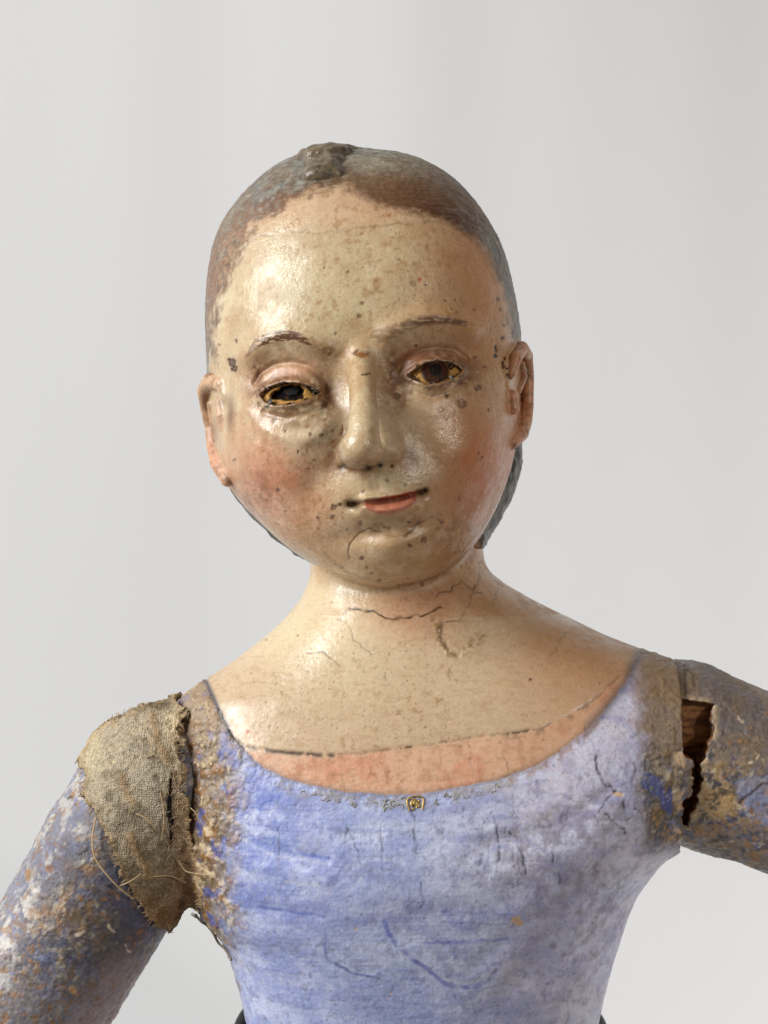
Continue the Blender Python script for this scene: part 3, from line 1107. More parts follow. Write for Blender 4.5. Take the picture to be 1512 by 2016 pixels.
# forehead fill edge is a low step
H += 0.18 * sst(4, -4, py + jy * 0.2 - np.interp(px, fx[:, 0], fx[:, 1])) * (py < 570)
cell = np.abs(fbm(V, 0.16, 3, 50) - 0.5) + 0.35 * np.abs(fbm(V, 0.34, 3, 53) - 0.5)
crk = sst(0.022, 0.006, cell) * sst(0.46, 0.6, fbm(V, 0.05, 2, 56)) * (hair < 0.5)
C = mixc(C, crk * 0.4, (104, 74, 46))
H -= crk * 0.06
# scar on the throat
sc = np.exp(-0.5 * (poly_dist(px, py, [(855, 1225), (868, 1245), (873, 1275), (892, 1288), (930, 1270), (945, 1255)], 60)[0] / 8) ** 2)
H += sc * (n_hi - 0.5) * 2.4
C = mixc(C, sc * sst(0.45, 0.6, n_hi) * 0.8, (132, 102, 58))
R = mixa(R, sc, 0.28)
# pencil line over the salmon band
d, t = poly_dist(px + jx * 0.2, py + jy * 0.2, PENCIL, 30)
dens = np.where(t < 0.26, 0.95, np.where((t > 0.42) & (t < 0.46), 0.9, np.where((t > 0.68) & (t < 0.75), 0.9, 0.35)))
C = mixc(C, np.exp(-0.5 * (d / np.where(t < 0.26, 3.2, 2.0)) ** 2) * dens * sst(0.33, 0.5, n_hi), (62, 50, 38))
H -= np.exp(-0.5 * (d / 3.0) ** 2) * 0.25
C = mixc(C, np.exp(-0.5 * (poly_dist(px + jx * .3, py + jy * .3, [(1000, 1452), (1060, 1440), (1120, 1415), (1160, 1385)], 40)[0] / 5) ** 2) * 0.5 * sst(0.4, 0.6, n_hi), (112, 84, 58))
R -= 0.10 * np.clip(gau(px, py, 710, 810, 16, 80, -10) + g(590, 860, 60, 16, 15) + g(640, 1270, 90, 50, 20) + g(560, 500, 80, 60, 0) + g(840, 618, 40, 14, -5) + g(905, 875, 24, 34, 0) + g(830, 1062, 20, 24, 0), 0, 1)
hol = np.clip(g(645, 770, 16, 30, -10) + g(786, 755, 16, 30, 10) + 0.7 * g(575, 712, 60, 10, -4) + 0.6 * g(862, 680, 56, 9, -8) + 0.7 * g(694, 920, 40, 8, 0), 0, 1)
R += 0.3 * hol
C = mixc(C, hol * 0.5 * sst(0.3, 0.6, n_hi * 0.6 + n_mid * 0.4), (110, 72, 44))  # eye corners, lid creases and nose base: grime and shade painted together
gr = 0.6 * n_hi + 0.4 * n_mid
for e in (EYE_L, EYE_R):
    sd = poly_sd(px + jx * 0.6, py + jy * 0.6, e)
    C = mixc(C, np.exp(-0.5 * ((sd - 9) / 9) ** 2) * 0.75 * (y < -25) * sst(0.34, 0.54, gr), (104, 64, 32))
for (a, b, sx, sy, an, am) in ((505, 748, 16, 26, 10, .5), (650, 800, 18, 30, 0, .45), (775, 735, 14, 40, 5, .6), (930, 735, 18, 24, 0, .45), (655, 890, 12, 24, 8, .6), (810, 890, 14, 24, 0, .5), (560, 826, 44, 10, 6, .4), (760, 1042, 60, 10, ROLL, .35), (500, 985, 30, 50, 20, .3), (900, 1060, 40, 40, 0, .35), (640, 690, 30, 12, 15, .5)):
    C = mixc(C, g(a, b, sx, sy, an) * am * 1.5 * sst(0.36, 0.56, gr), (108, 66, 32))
# ears: tints and grime; folds and pits get their shade in colour
C = mixc(C, earm * 0.5, (204, 152, 116))
C = mixc(C, ear_r * 0.45, (190, 120, 82))
C = mixc(C, g(1028, 728, 7, 16, 0) * ear_r * 0.8, (150, 92, 56))
C = mixc(C, g(1022, 745, 18, 6, 0) * ear_r * 0.6, (110, 66, 36))
C = mixc(C, g(420, 905, 14, 40, 0) * ear_l * 0.5, (206, 140, 112))
C = mixc(C, g(402, 790, 8, 14, 0) * ear_l * 0.85, (104, 70, 46))
C = mixc(C, g(454, 815, 6, 26, 0) * 0.8, (104, 72, 44))
C = mixc(C, g(420, 845, 10, 22, 0) * 0.6, (120, 80, 52))
C = mixc(C, g(440, 790, 14, 8, 0) * 0.5, (120, 88, 60))
C = mixc(C, earm * sst(0.46, 0.58, n_w) * 0.6, (138, 92, 58))
C = mixc(C, earm * sst(0.54, 0.66, n_hi) * 0.5, (104, 68, 42))
# left eye-side edge lighter
R += (n_mid - 0.5) * 0.25 + (n_w - 0.5) * 0.55 + 0.10 * sst(0.5, 0.62, n_v)
dull = sst(0.50, 0.60, fbm(V, 0.11, 4, 61, 0.62)) * head_zone
R += 0.16 * dull
C = mixc(C, dull * 0.16, (150, 112, 70))
R = np.where(earm, np.maximum(R, 0.42), R)
R += 0.22 * g(775, 850, 26, 50, 0)
C = mixc(C, g(668, 850, 8, 60, 8) * 0.45, (128, 94, 60))
C = mixc(C, g(764, 800, 14, 60, -14) * 0.35, (140, 96, 58))

# ---- paint: hair
Cs, Rs = C.copy(), R.copy()
hl_d = -hd
sk = fbm(V, (0.35, 0.35, 0.12), 4, 9)
Ch = np.tile(lin((122, 124, 118)), (len(V), 1))
Ch = mixc(Ch, sst(0.4, 0.65, n_mid) * 0.7, (84, 88, 88))
Ch = mixc(Ch, sst(0.50, 0.62, n_w) * 0.5, (112, 92, 68))
Ch = mixc(Ch, sst(0.46, 0.36, n_v) * 0.5, (150, 148, 136))
Ch = mixc(Ch, sst(0.54, 0.66, n_v) * 0.5, (66, 66, 62))
Ch = mixc(Ch, sst(0.5, 0.7, sk) * 0.5, (138, 134, 118))
Ch = mixc(Ch, sst(44, 10, hl_d + (n_mid - 0.5) * 60 - (n_w - 0.5) * 90) * 0.9 * sst(745, 640, py + jy * 2) * np.where(px > 940, 0.35, 1.0), (98, 66, 40))
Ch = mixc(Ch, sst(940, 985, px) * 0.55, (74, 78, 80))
Ch = mixc(Ch, g(812, 385, 95, 36, 12) * 1.1 * sst(0.25, 0.5, n_hi * .5 + n_mid * .5), (102, 66, 36))
Ch = mixc(Ch, g(870, 425, 60, 14, 15) * 0.8, (84, 48, 24))
Ch = mixc(Ch, g(740, 335, 70, 30, 5) * 0.5, (156, 148, 122))
Ch = mixc(Ch, g(850, 345, 60, 24, 25) * 0.3, (150, 140, 116))
Ch = mixc(Ch, g(460, 490, 26, 40, 20) * sst(0.4, 0.55, n_hi) * 0.8, (148, 112, 84))
Ch = mixc(Ch, g(418, 600, 14, 80, 0) * 0.7, (112, 78, 62))
Ch = mixc(Ch, sst(0.60, 0.74, n_hi) * 0.5, (62, 54, 44))
Ch = mixc(Ch, sst(0.40, 0.28, n_hi) * 0.45, (160, 152, 134))
hs_ = vnoise(V, (0.35, 0.5, 1.9), 3)
Ch = mixc(Ch, sst(0.62, 0.85, hs_) * 0.45, (70, 64, 54))
Ch = mixc(Ch, sst(0.35, 0.12, hs_) * 0.35, (152, 146, 130))
np_c = sst(740, 800, py)
Ch = mixc(Ch, np_c * 0.85, (84, 76, 62))
nstr = vnoise(V @ np.array([[.9, 0, .45], [0, 1, 0], [-.45, 0, .9]]).T, (0.75, 0.3, 0.12), 7)
Ch = mixc(Ch, np_c * sst(0.45, 0.6, nstr) * 0.8, (40, 34, 28))
Hh = H * 0.6 + (hs_ - 0.5) * 0.3 + (n_hi - 0.5) * 0.4 + (sk - 0.5) * 0.9 + (n_v - 0.5) * 0.6 + np_c * (nstr - 0.5) * 1.6
Rh = np.full(len(V), 0.50) - 0.12 * sst(50, 10, hl_d)
Ch = mixc(Ch, g(815, 388, 90, 30, 14) * 1.15 * sst(0.22, 0.5, n_hi * .4 + n_w * .6), (98, 62, 34))
Ch = mixc(Ch, g(880, 425, 60, 15, 18) * 0.9 * sst(0.25, 0.5, n_hi), (82, 46, 22))
Ch = mixc(Ch, g(455, 510, 24, 60, 20) * sst(0.42, 0.54, n_hi) * 0.7, (158, 122, 92))
Ch = mixc(Ch, g(560, 405, 60, 14, -18) * sst(0.3, 0.5, n_hi) * 0.7, (118, 80, 52))
Ch = mixc(Ch, sst(0.47, 0.58, n_w) * 0.35 * (py < 760), (104, 80, 56))
hm_ = np.where(earm, 0, hair)
C = C * (1 - hm_[:, None]) + Ch * hm_[:, None]
R = mixa(R, hm_, Rh)
H = H * (1 - hm_) + Hh * hm_

# ---- paint: bodice
def mottled(P, pxx, pyy, dx, lightleft=0.0):
    """flaked blue, ochre grime and gesso of the sleeves"""
    a = fbm(P, 0.09, 5, 4, 0.62)
    b = fbm(P, 0.22, 5, 7, 0.62)
    c = fbm(P, 0.42, 4, 10, 0.6)
    d_ = fbm(P, 1.0, 3, 13)
    K = np.tile(lin((94, 90, 88)), (len(P), 1))
    K = mixc(K, sst(0.44, 0.60, a) * 0.8, (84, 90, 118))
    K = mixc(K, sst(0.49, 0.62, b) * 0.75, (112, 92, 66))
    K = mixc(K, sst(0.55, 0.64, fbm(P, 0.18, 5, 17, 0.62)) * 0.7, (130, 138, 172))
    K = mixc(K, sst(0.57, 0.66, c) * 0.6, (138, 106, 62))
    K = mixc(K, sst(0.60, 0.68, fbm(P, 0.3, 4, 21, 0.6)) * 0.75, (186, 174, 152))
    K = mixc(K, sst(0.56, 0.66, fbm(P, 0.26, 5, 27, 0.6)) * 0.6, (56, 60, 90))
    K = mixc(K, sst(0.56, 0.70, d_) * 0.5, (64, 54, 46))
    K = mixc(K, sst(0.42, 0.28, d_) * 0.4, (168, 160, 150))
    hgt = (b - 0.5) * 0.8 + sst(0.57, 0.66, c) * 0.4 + (d_ - 0.5) * 0.8
    return K, hgt


Cb = np.tile(lin((170, 181, 216)), (len(V), 1))
side = sst(760, 1160, px)
Cb = mixc(Cb, side * 0.9, (220, 210, 224))  # greyer right side, kept pale in colour to offset weak fill light
n_b = fbm(V, 0.4, 4, 15, 0.62)
n_c = fbm(V + (np.stack([n_mid, n_hi, n_b], 1) - 0.5) * 10, (0.10, 0.10, 0.14), 5, 24, 0.65)
Cb = mixc(Cb, sst(0.46, 0.66, n_lo) * 0.35, (136, 148, 206))
Cb = mixc(Cb, sst(0.50, 0.62, n_c) * 0.36, (142, 150, 194))
Cb = mixc(Cb, sst(0.47, 0.38, n_c) * 0.50, (198, 204, 230))
Cb = mixc(Cb, sst(0.54, 0.64, n_mid) * 0.25, (156, 154, 184))
n_s = fbm(V + (np.stack([n_lo, n_mid, n_lo], 1) - 0.5) * 30, (0.03, 0.12, 0.32), 4, 29, 0.55)
Cb = mixc(Cb, sst(0.50, 0.62, n_s) * 0.36, (130, 144, 200))
Cb = mixc(Cb, sst(0.46, 0.34, n_s) * 0.40, (204, 212, 236))
Cb = mixc(Cb, g(505, 1620, 46, 120, 0) * 0.75 * sst(0.35, 0.55, n_c), (80, 100, 178))
Cb = mixc(Cb, g(530, 1560, 60, 26, 25) * 0.55 * sst(0.35, 0.55, n_mid), (84, 104, 180))
Cb = mixc(Cb, g(560, 1790, 90, 24, 10) * 0.45, (98, 114, 176))
Cb = mixc(Cb, g(600, 1690, 90, 26, 0) * 0.25, (104, 120, 190))
Cb = mixc(Cb, g(820, 1800, 120, 26, -4) * 0.5, (112, 112, 152))
Cb = mixc(Cb, g(700, 1960, 130, 30, 0) * 0.25 * side, (150, 138, 160))
Cb = mixc(Cb, g(1120, 1640, 130, 20, -27) * 0.6 * sst(0.3, 0.55, n_b), (112, 106, 114))
Cb = mixc(Cb, g(1010, 1640, 120, 10, -25) * 0.4 * sst(0.4, 0.55, n_b), (128, 112, 92))
Cb = mixc(Cb, g(1080, 1800, 150, 10, -45) * 0.35, (124, 118, 130))  # this band and the next paint in the shading of the carved folds
Cb = mixc(Cb, g(1020, 1900, 160, 12, -48) * 0.35, (126, 118, 132))
Cb = mixc(Cb, side * g(1150, 1750, 120, 140, 0) * 0.4 * sst(0.45, 0.6, n_b), (134, 122, 128))
brush = vnoise(V, (0.12, 0.3, 1.6), 6)
Cb = mixc(Cb, sst(0.60, 0.85, brush) * 0.22 * (1 - 0.6 * side), (108, 118, 178))
Cb = mixc(Cb, sst(0.40, 0.15, brush) * 0.22 * (1 - 0.6 * side), (182, 188, 218))
Cb = mixc(Cb, sst(0.59, 0.70, n_b) * 0.35, (124, 122, 146))
Cb = mixc(Cb, sst(0.42, 0.30, n_b) * 0.22, (206, 210, 228))
Cb = mixc(Cb, sst(0.64, 0.76, n_hi) * 0.35, (100, 104, 150))
Cb = mixc(Cb, sst(0.82, 0.93, n_fine) * 0.5, (80, 72, 70))
Cb = mixc(Cb, sst(0.08, 0.02, n_fine) * 0.5, (214, 214, 220))
Hb = (fbm(V, 0.09, 3, 11) - 0.5) * 0.7 + (n_b - 0.5) * 0.3 + (brush - 0.5) * 0.14 + n_k * 0.12 + (n_c - 0.5) * 0.4 + (n_s - 0.5) * 0.5
Rb = np.full(len(V), 0.42) + (n_b - 0.5) * 0.3
# soft carved gathers
for pts, a_, w_ in (([(1200, 1560), (1080, 1640), (960, 1660)], -1.3, 13), ([(1210, 1600), (1100, 1690), (980, 1720)], 1.0, 16), ([(1190, 1700), (1060, 1800), (940, 1900)], -1.1, 13),
                    ([(1180, 1760), (1080, 1860), (1000, 1960)], -1.1, 12), ([(470, 1640), (560, 1680), (640, 1690)], -1.0, 12), ([(480, 1700), (560, 1720), (640, 1735)], 0.8, 12), ([(500, 1790), (620, 1800)], -0.9, 10), ([(820, 1800), (1000, 1780)], -0.8, 16), ([(1200, 1820), (1120, 1920), (1060, 2016)], -0.9, 12), ([(700, 1640), (860, 1660), (960, 1660)], -0.6, 14)):
    d, t = poly_dist(px, py, pts, 60)
    Hb += a_ * np.exp(-0.5 * (d / w_) ** 2)
# painted blue strokes
for pts, w, k, c in (([(758, 1815), (766, 1836), (782, 1862), (820, 1893), (850, 1915), (876, 1936), (905, 1944), (936, 1944), (968, 1924), (985, 1900)], 6, .75, (74, 84, 166)),
                     ([(822, 1858), (880, 1855), (940, 1852), (1000, 1850)], 4.5, .65, (82, 90, 168)), ([(638, 1860), (645, 1890), (690, 1914), (745, 1927)], 2.6, .75, (66, 84, 150)), ([(640, 1830), (642, 1870)], 2.2, .5, (84, 100, 170)),
                     ([(510, 1785), (600, 1800), (635, 1805)], 3.0, .55, (70, 92, 170)), ([(470, 1650), (540, 1685), (640, 1700)], 3.0, .45, (196, 200, 214)), ([(560, 1735), (630, 1745)], 2.5, .5, (206, 204, 200)), ([(870, 1795), (1010, 1800)], 2.2, .4, (84, 88, 140)),
                     ([(870, 1815), (1000, 1820)], 2.2, .4, (84, 88, 140)), ([(590, 1680), (650, 1690)], 5, .6, (70, 96, 188)), ([(990, 1890), (960, 1930)], 3.5, .5, (120, 104, 92))):
    d, t = poly_dist(px + jx * 0.25, py + jy * 0.25, pts, 40)
    Cb = mixc(Cb, sst(w + 1.5, w * 0.2, d) * k * 0.9 * (0.25 + 0.75 * sst(0.34, 0.54, n_hi * 0.5 + n_mid * 0.5)), c)
# craquelure of the bodice
CRB = []
for cx_ in range(660, 1120, 26):
    x0 = cx_ + random.uniform(-9, 9)
    y0 = random.uniform(1590, 1640)
    n_ = random.randint(3, 7)
    pts = [(x0, y0)]
    for k in range(n_):
        pts.append((pts[-1][0] + random.uniform(-6, 9), pts[-1][1] + random.uniform(10, 22)))
    CRB.append((pts, random.uniform(1.1, 1.6), random.uniform(.12, .42)))
CRB += [([(1173, 1490), (1180, 1530), (1186, 1540), (1210, 1555), (1226, 1572), (1232, 1590), (1262, 1600)], 2.4, .95), ([(1212, 1553), (1196, 1575), (1178, 1600), (1170, 1610)], 2.0, .7), ([(1190, 1606), (1212, 1618), (1224, 1628), (1232, 1640)], 2.2, .8),
        ([(1226, 1616), (1245, 1605)], 1.8, .6), ([(968, 1600), (982, 1640), (984, 1690), (978, 1715)], 2.2, .8), ([(1008, 1640), (1026, 1680), (1034, 1720)], 2.0, .7), ([(826, 1740), (832, 1770), (824, 1790)], 1.8, .6),
        ([(752, 1620), (754, 1690)], 1.6, .6), ([(815, 1600), (820, 1680)], 1.7, .6), ([(1275, 1490), (1268, 1540), (1272, 1620)], 2.2, .6), ([(1262, 1600), (1305, 1602)], 1.6, .5), ([(1084, 1660), (1088, 1700)], 1.8, .6), ([(1102, 1700), (1104, 1740)], 1.8, .6),
        ([(505, 1540), (492, 1580), (480, 1600)], 1.6, .6), ([(550, 1620), (548, 1680)], 1.5, .5), ([(680, 1610), (690, 1650), (706, 1680)], 1.6, .6), ([(1246, 1500), (1250, 1540), (1262, 1570)], 1.6, .5)]
for k in range(46):
    x0, y0 = random.uniform(880, 1220), random.uniform(1520, 1960)
    pts = [(x0, y0)]
    for q in range(3):
        pts.append((pts[-1][0] + random.uniform(-9, 12), pts[-1][1] + random.uniform(-4, 14)))
    CRB.append((pts, 1.2, random.uniform(.15, .4)))
for pts, w, k in CRB:
    d, t = poly_dist(px + jx * 0.25 + wig, py + jy * 0.15 + wig2, pts, 20)
    m = np.exp(-0.5 * (d / (w * 0.8)) ** 2) * (y < 5) * (0.3 + 0.8 * sst(0.38, 0.6, n_b))
    Cb = mixc(Cb, m * k, (58, 54, 70))
    Hb -= m * 0.4 * k
# flakes
for (a, b, s_) in ((1018, 1818, 12), (1215, 1562, 8), (770, 1958, 5), (700, 1830, 4)):
    d = np.hypot(px + jx * 0.9 - a, py + jy * 0.9 - b) + (n_b - 0.5) * 18
    Cb = mixc(Cb, sst(s_, s_ - 3, d) * (y < 0), (196, 168, 142))
    Hb -= sst(s_, s_ - 3, d) * 0.2
# grimy shoulders
Km, Hm = mottled(V, px, py, 0)
ls = sst(500, 415, px + jx * 2.2 + (py - 1600) * 0.03)
ls = np.maximum(ls, sst(0.52, 0.42, n_mid) * sst(520, 430, px))
grime = fbm(V, 0.3, 4, 19)
Kl = mixc(Km, ls * 0.55, (150, 124, 88))
Kl = mixc(Kl, sst(0.5, 0.6, grime) * 0.8, (140, 96, 44))
Kl = mixc(Kl, sst(0.56, 0.63, n_b) * 0.8, (200, 178, 142))
Kl = mixc(Kl, sst(0.56, 0.66, n_hi) * 0.55, (84, 62, 40))
Kl = mixc(Kl, sst(0.55, 0.68, fbm(V, 0.25, 3, 23)) * 0.75, (70, 84, 150))
Kl = mixc(Kl, sst(1490, 1420, py) * 0.6, (160, 138, 112))
Cb = Cb * (1 - ls[:, None]) + Kl * ls[:, None]
Hb += ls * ((grime - 0.5) * 3.4 + sst(0.58, 0.64, n_b) * 0.6 + (n_hi - 0.5) * 1.2)
rs = sst(1238, 1282, px + jx * 1.5 - (py - 1500) * 0.02) * sst(1720, 1640, py)
Kr = mixc(Km, sst(1560, 1420, py + jy) * 0.75, (142, 116, 88))
Kr = mixc(Kr, g(1230, 1400, 10, 26, 10) * 1.0, (204, 142, 110))
Cb = Cb * (1 - rs[:, None]) + Kr * rs[:, None]
rs2 = sst(1400, 1330, py + jy * 0.8) * sst(1230, 1260, px)
Cb = mixc(Cb, rs2 * 0.6, (150, 122, 94))
Hb += rs * Hm
C_l = sst(1352, 1344, px) * sst(1322, 1338, px + jx * 0.5) * (py > 1480) * (py < 1640) * sst(0.40, 0.5, n_mid)
Cb = mixc(Cb, C_l * 0.9, (198, 168, 132))
for (a, b, s_) in ((1318, 1580, 16), (1290, 1615, 9), (1316, 1640, 10), (1298, 1545, 14)):
    Cb = mixc(Cb, sst(s_ + 3, s_ - 3, np.hypot(px + jx * 2.2 - a, py + jy * 2.2 - b) + (n_b - 0.5) * 60) * 0.75, (66, 80, 150) if s_ > 12 else (176, 134, 78))
# the neckline: dark painted edge and straps, dusty gilding below it
C = C * (1 - bodm[:, None]) + Cb * bodm[:, None]
R = np.where(bodm, Rb, R)
H = np.where(bodm, Hb, H)
d, t = poly_dist(px + jx * 0.15, py + jy * 0.15, NECKLINE[1:-1], 40)
edge = np.exp(-0.5 * (d / np.where(px < 460, 3.8, np.where(px > 1150, 8, 4))) ** 2) * (y < 12) * torso_zone
C = mixc(C, edge * np.where(px < 460, 0.95, np.where(px > 1150, 0.7, 0.45)), (74, 72, 76))
H -= edge * 0.2
gd = sst(-2, 8, bodd) * sst(40, 14, bodd + jy) * (px > 470) * (px < 1010) * bodm
C = mixc(C, gd * 0.5 * sst(0.38, 0.55, n_b), (150, 140, 116))
H += gd * (n_b - 0.45) * 1.2
gd2 = sst(-2, 6, bodd) * sst(26, 8, bodd) * (px > 1000) * (px < 1180) * bodm
C = mixc(C, gd2 * 0.6 * sst(0.4, 0.55, n_b), (150, 116, 96))
# the sawn shoulder face and the underside are bare wood
woodm = ((V[:, 0] > cut(V) - 0.1) & (py > 1376) & (py < 1618)) | (V[:, 2] < -194.5)
C = mixc(C, woodm * 1.0, (120, 72, 36))
B = np.where(bodm, 1.3, np.where(head_zone, 0.9, 0.45))

C = np.clip(C, 0.002, 0.95)
R = np.clip(R, 0.2, 0.95)
pya = PX(Va)[1]


def full(a, fill):
    out = np.array(fill, dtype=float)
    out[vis] = a
    return out


zz = np.zeros(len(Va))
hair_a, bod_a = (pya < 1110) * 1.0, (pya > 1330) * 1.0
Ca = mixc(mixc(np.tile(lin((196, 166, 132)), (len(Va), 1)), hair_a, (104, 106, 102)), bod_a, (134, 138, 182))
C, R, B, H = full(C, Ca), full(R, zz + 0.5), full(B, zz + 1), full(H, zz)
bodm, hair = full(bodm, bod_a), full(hair, hair_a)
ear_l, ear_r = full(ear_l, zz), full(ear_r, zz)
lip_v = full((lsd < 0) & (y < -20) & head_zone, zz)
bl_v, br_v = full(br['l'] & (y < -20), zz), full(br['r'] & (y < -20), zz)
V, N = Va, Na
V = V + N * H[:, None] * 0.55
N = normals(V, Q)

# ---- split into parts along the painted borders
fm = lambda m: np.mean(m[Q], axis=1) > 0.5
f_bod = fm(bodm)
f_hair = fm(hair) & ~f_bod
f_el = fm(ear_l) & ~f_bod & ~f_hair
f_er = fm(ear_r) & ~f_bod & ~f_hair
f_lip = fm(lip_v)
f_bl = fm(bl_v)
f_brr = fm(br_v)
rest = ~(f_bod | f_hair | f_el | f_er | f_lip | f_bl | f_brr)
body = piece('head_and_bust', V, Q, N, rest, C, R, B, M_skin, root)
body['label'] = 'pale painted face, neck and chest with dirt specks and cracks'
piece('hair', V, Q, N, f_hair, C, R, B, M_hair, root)['label'] = 'worn slate grey painted hair with brown hairline'
piece('bodice', V, Q, N, f_bod, C, R, B, M_blue, root)['label'] = 'crackled periwinkle blue painted bodice'
piece('ear', V, Q, N, f_el, C, R, B, M_skin, body)
piece('ear', V, Q, N, f_er, C, R, B, M_skin, body)
piece('lips', V, Q, N, f_lip, C, R, B, M_skin, body)
piece('eyebrow', V, Q, N, f_bl, C, R, B, M_skin, body)
piece('eyebrow', V, Q, N, f_brr, C, R, B, M_skin, body)
bustV = V


# ------------------------------------------------------------------ eyes
def eye(cx, cy, depth, kind, label):
    """domed painted eye set behind the lids"""
    n = 90
    u = np.linspace(-1, 1, n)
    U, T = np.meshgrid(u, u, indexing='ij')
    a = math.radians(ROLL)
    hw, hh = 72.0, 42.0
    dx = U * hw
    dy = T * hh
    X = cx + dx * math.cos(a) - dy * math.sin(a)
    Y = cy + dx * math.sin(a) + dy * math.cos(a)
    X, Y = X.ravel(), Y.ravel()
    P, _ = march(np.stack([X, Y], 1), lambda q_: f_bust(q_, False))
    P[:, 1] += depth
    idx = np.arange(n * n).reshape(n, n)
    q = np.stack([idx[:-1, :-1], idx[1:, :-1], idx[1:, 1:], idx[:-1, 1:]], -1).reshape(-1, 4)
    nn = fbm(P, 0.5, 3, 3)
    n2 = fbm(P, 1.4, 3, 6)
    c = np.tile(lin((172, 132, 74)), (len(P), 1))
    c = mixc(c, sst(0.45, 0.65, nn) * 0.5, (172, 118, 50))
    jx_ = (nn - 0.5) * 9
    hgt = np.zeros(len(P))
    sdl = poly_sd(X, Y, EYE_L if kind == 'broken' else EYE_R)
    c = mixc(c, sst(-7, 0, sdl) * 0.7, (92, 54, 24))
    ir = None
    if kind == 'broken':
        hole = poly_sd(X + jx_, Y + jx_ * 0.6, [(531, 780), (538, 771), (548, 768), (553, 760), (590, 758), (599, 767), (596, 783), (581, 789), (560, 788), (547, 786), (534, 786)])
        m = sst(2, -2, hole)
        c = mixc(c, m, (7, 5, 4))
        hgt += m * 3.0
        gp = poly_sd(X + jx_ * 0.5, Y + jx_ * 0.3, [(553, 765), (558, 759), (586, 757), (592, 766), (585, 777), (568, 779), (556, 774)])
        m = sst(1, -3, gp)
        c = mixc(c, m * 0.9, (27, 30, 34))
        hgt -= m * 0.6
        ir = gp < 0
        h2 = poly_sd(X, Y, [(604, 757), (618, 760), (630, 770), (622, 778), (612, 770)])
        m = sst(1, -2, h2)
        c = mixc(c, m, (16, 11, 8))
        hgt += m * 1.5
    else:
        dd = np.hypot((X + jx_ * .3 - 857) / 26, (Y + jx_ * .3 - 732) / 23)
        m = sst(1.06, 0.94, dd)
        c = mixc(c, m, (58, 30, 16))
        c = mixc(c, m * sst(0.5, 0.65, nn), (40, 22, 14))
        c = mixc(c, sst(0.55, 0.42, np.hypot((X - 858) / 26, (Y - 728) / 23)), (24, 18, 16))
        c = mixc(c, np.exp(-0.5 * ((dd - 1.0) / 0.09) ** 2) * 0.7, (36, 18, 8))
        hgt -= m * 0.15
        ir = dd < 1
        d, t = poly_dist(X, Y, [(880, 713), (888, 716), (893, 722), (888, 726), (884, 722)], 30)
        c = mixc(c, sst(3, 1, d), (30, 18, 10))
    c = mixc(c, sst(0.62, 0.72, n2) * 0.4, (84, 50, 22))
    P[:, 1] += hgt
    Nn = normals(P, q)
    if Nn[len(Nn) // 2, 1] > 0:
        q = q[:, ::-1]
        Nn = -Nn
    rgh = np.full(len(P), 0.42)
    if kind == 'broken':
        rgh = mixa(rgh, sst(8, 2, hole), 0.95)
    bmp = np.ones(len(P))
    fi = np.mean(ir[q].astype(float), axis=1) > 0.5
    near_e = np.max(sdl[q], axis=1) < 7.0
    e = piece('eye', P, q, Nn, ~fi & near_e, c, rgh, bmp, M_eye, root)
    e['label'] = label
    piece('iris', P, q, Nn, fi, c, rgh, bmp, M_eye, e)


eye(571, 774, 1.5, 'broken', 'damaged eye with a black hole and grey fragment')
eye(857, 733, 1.2, 'whole', 'yellowed eye with dark brown iris')


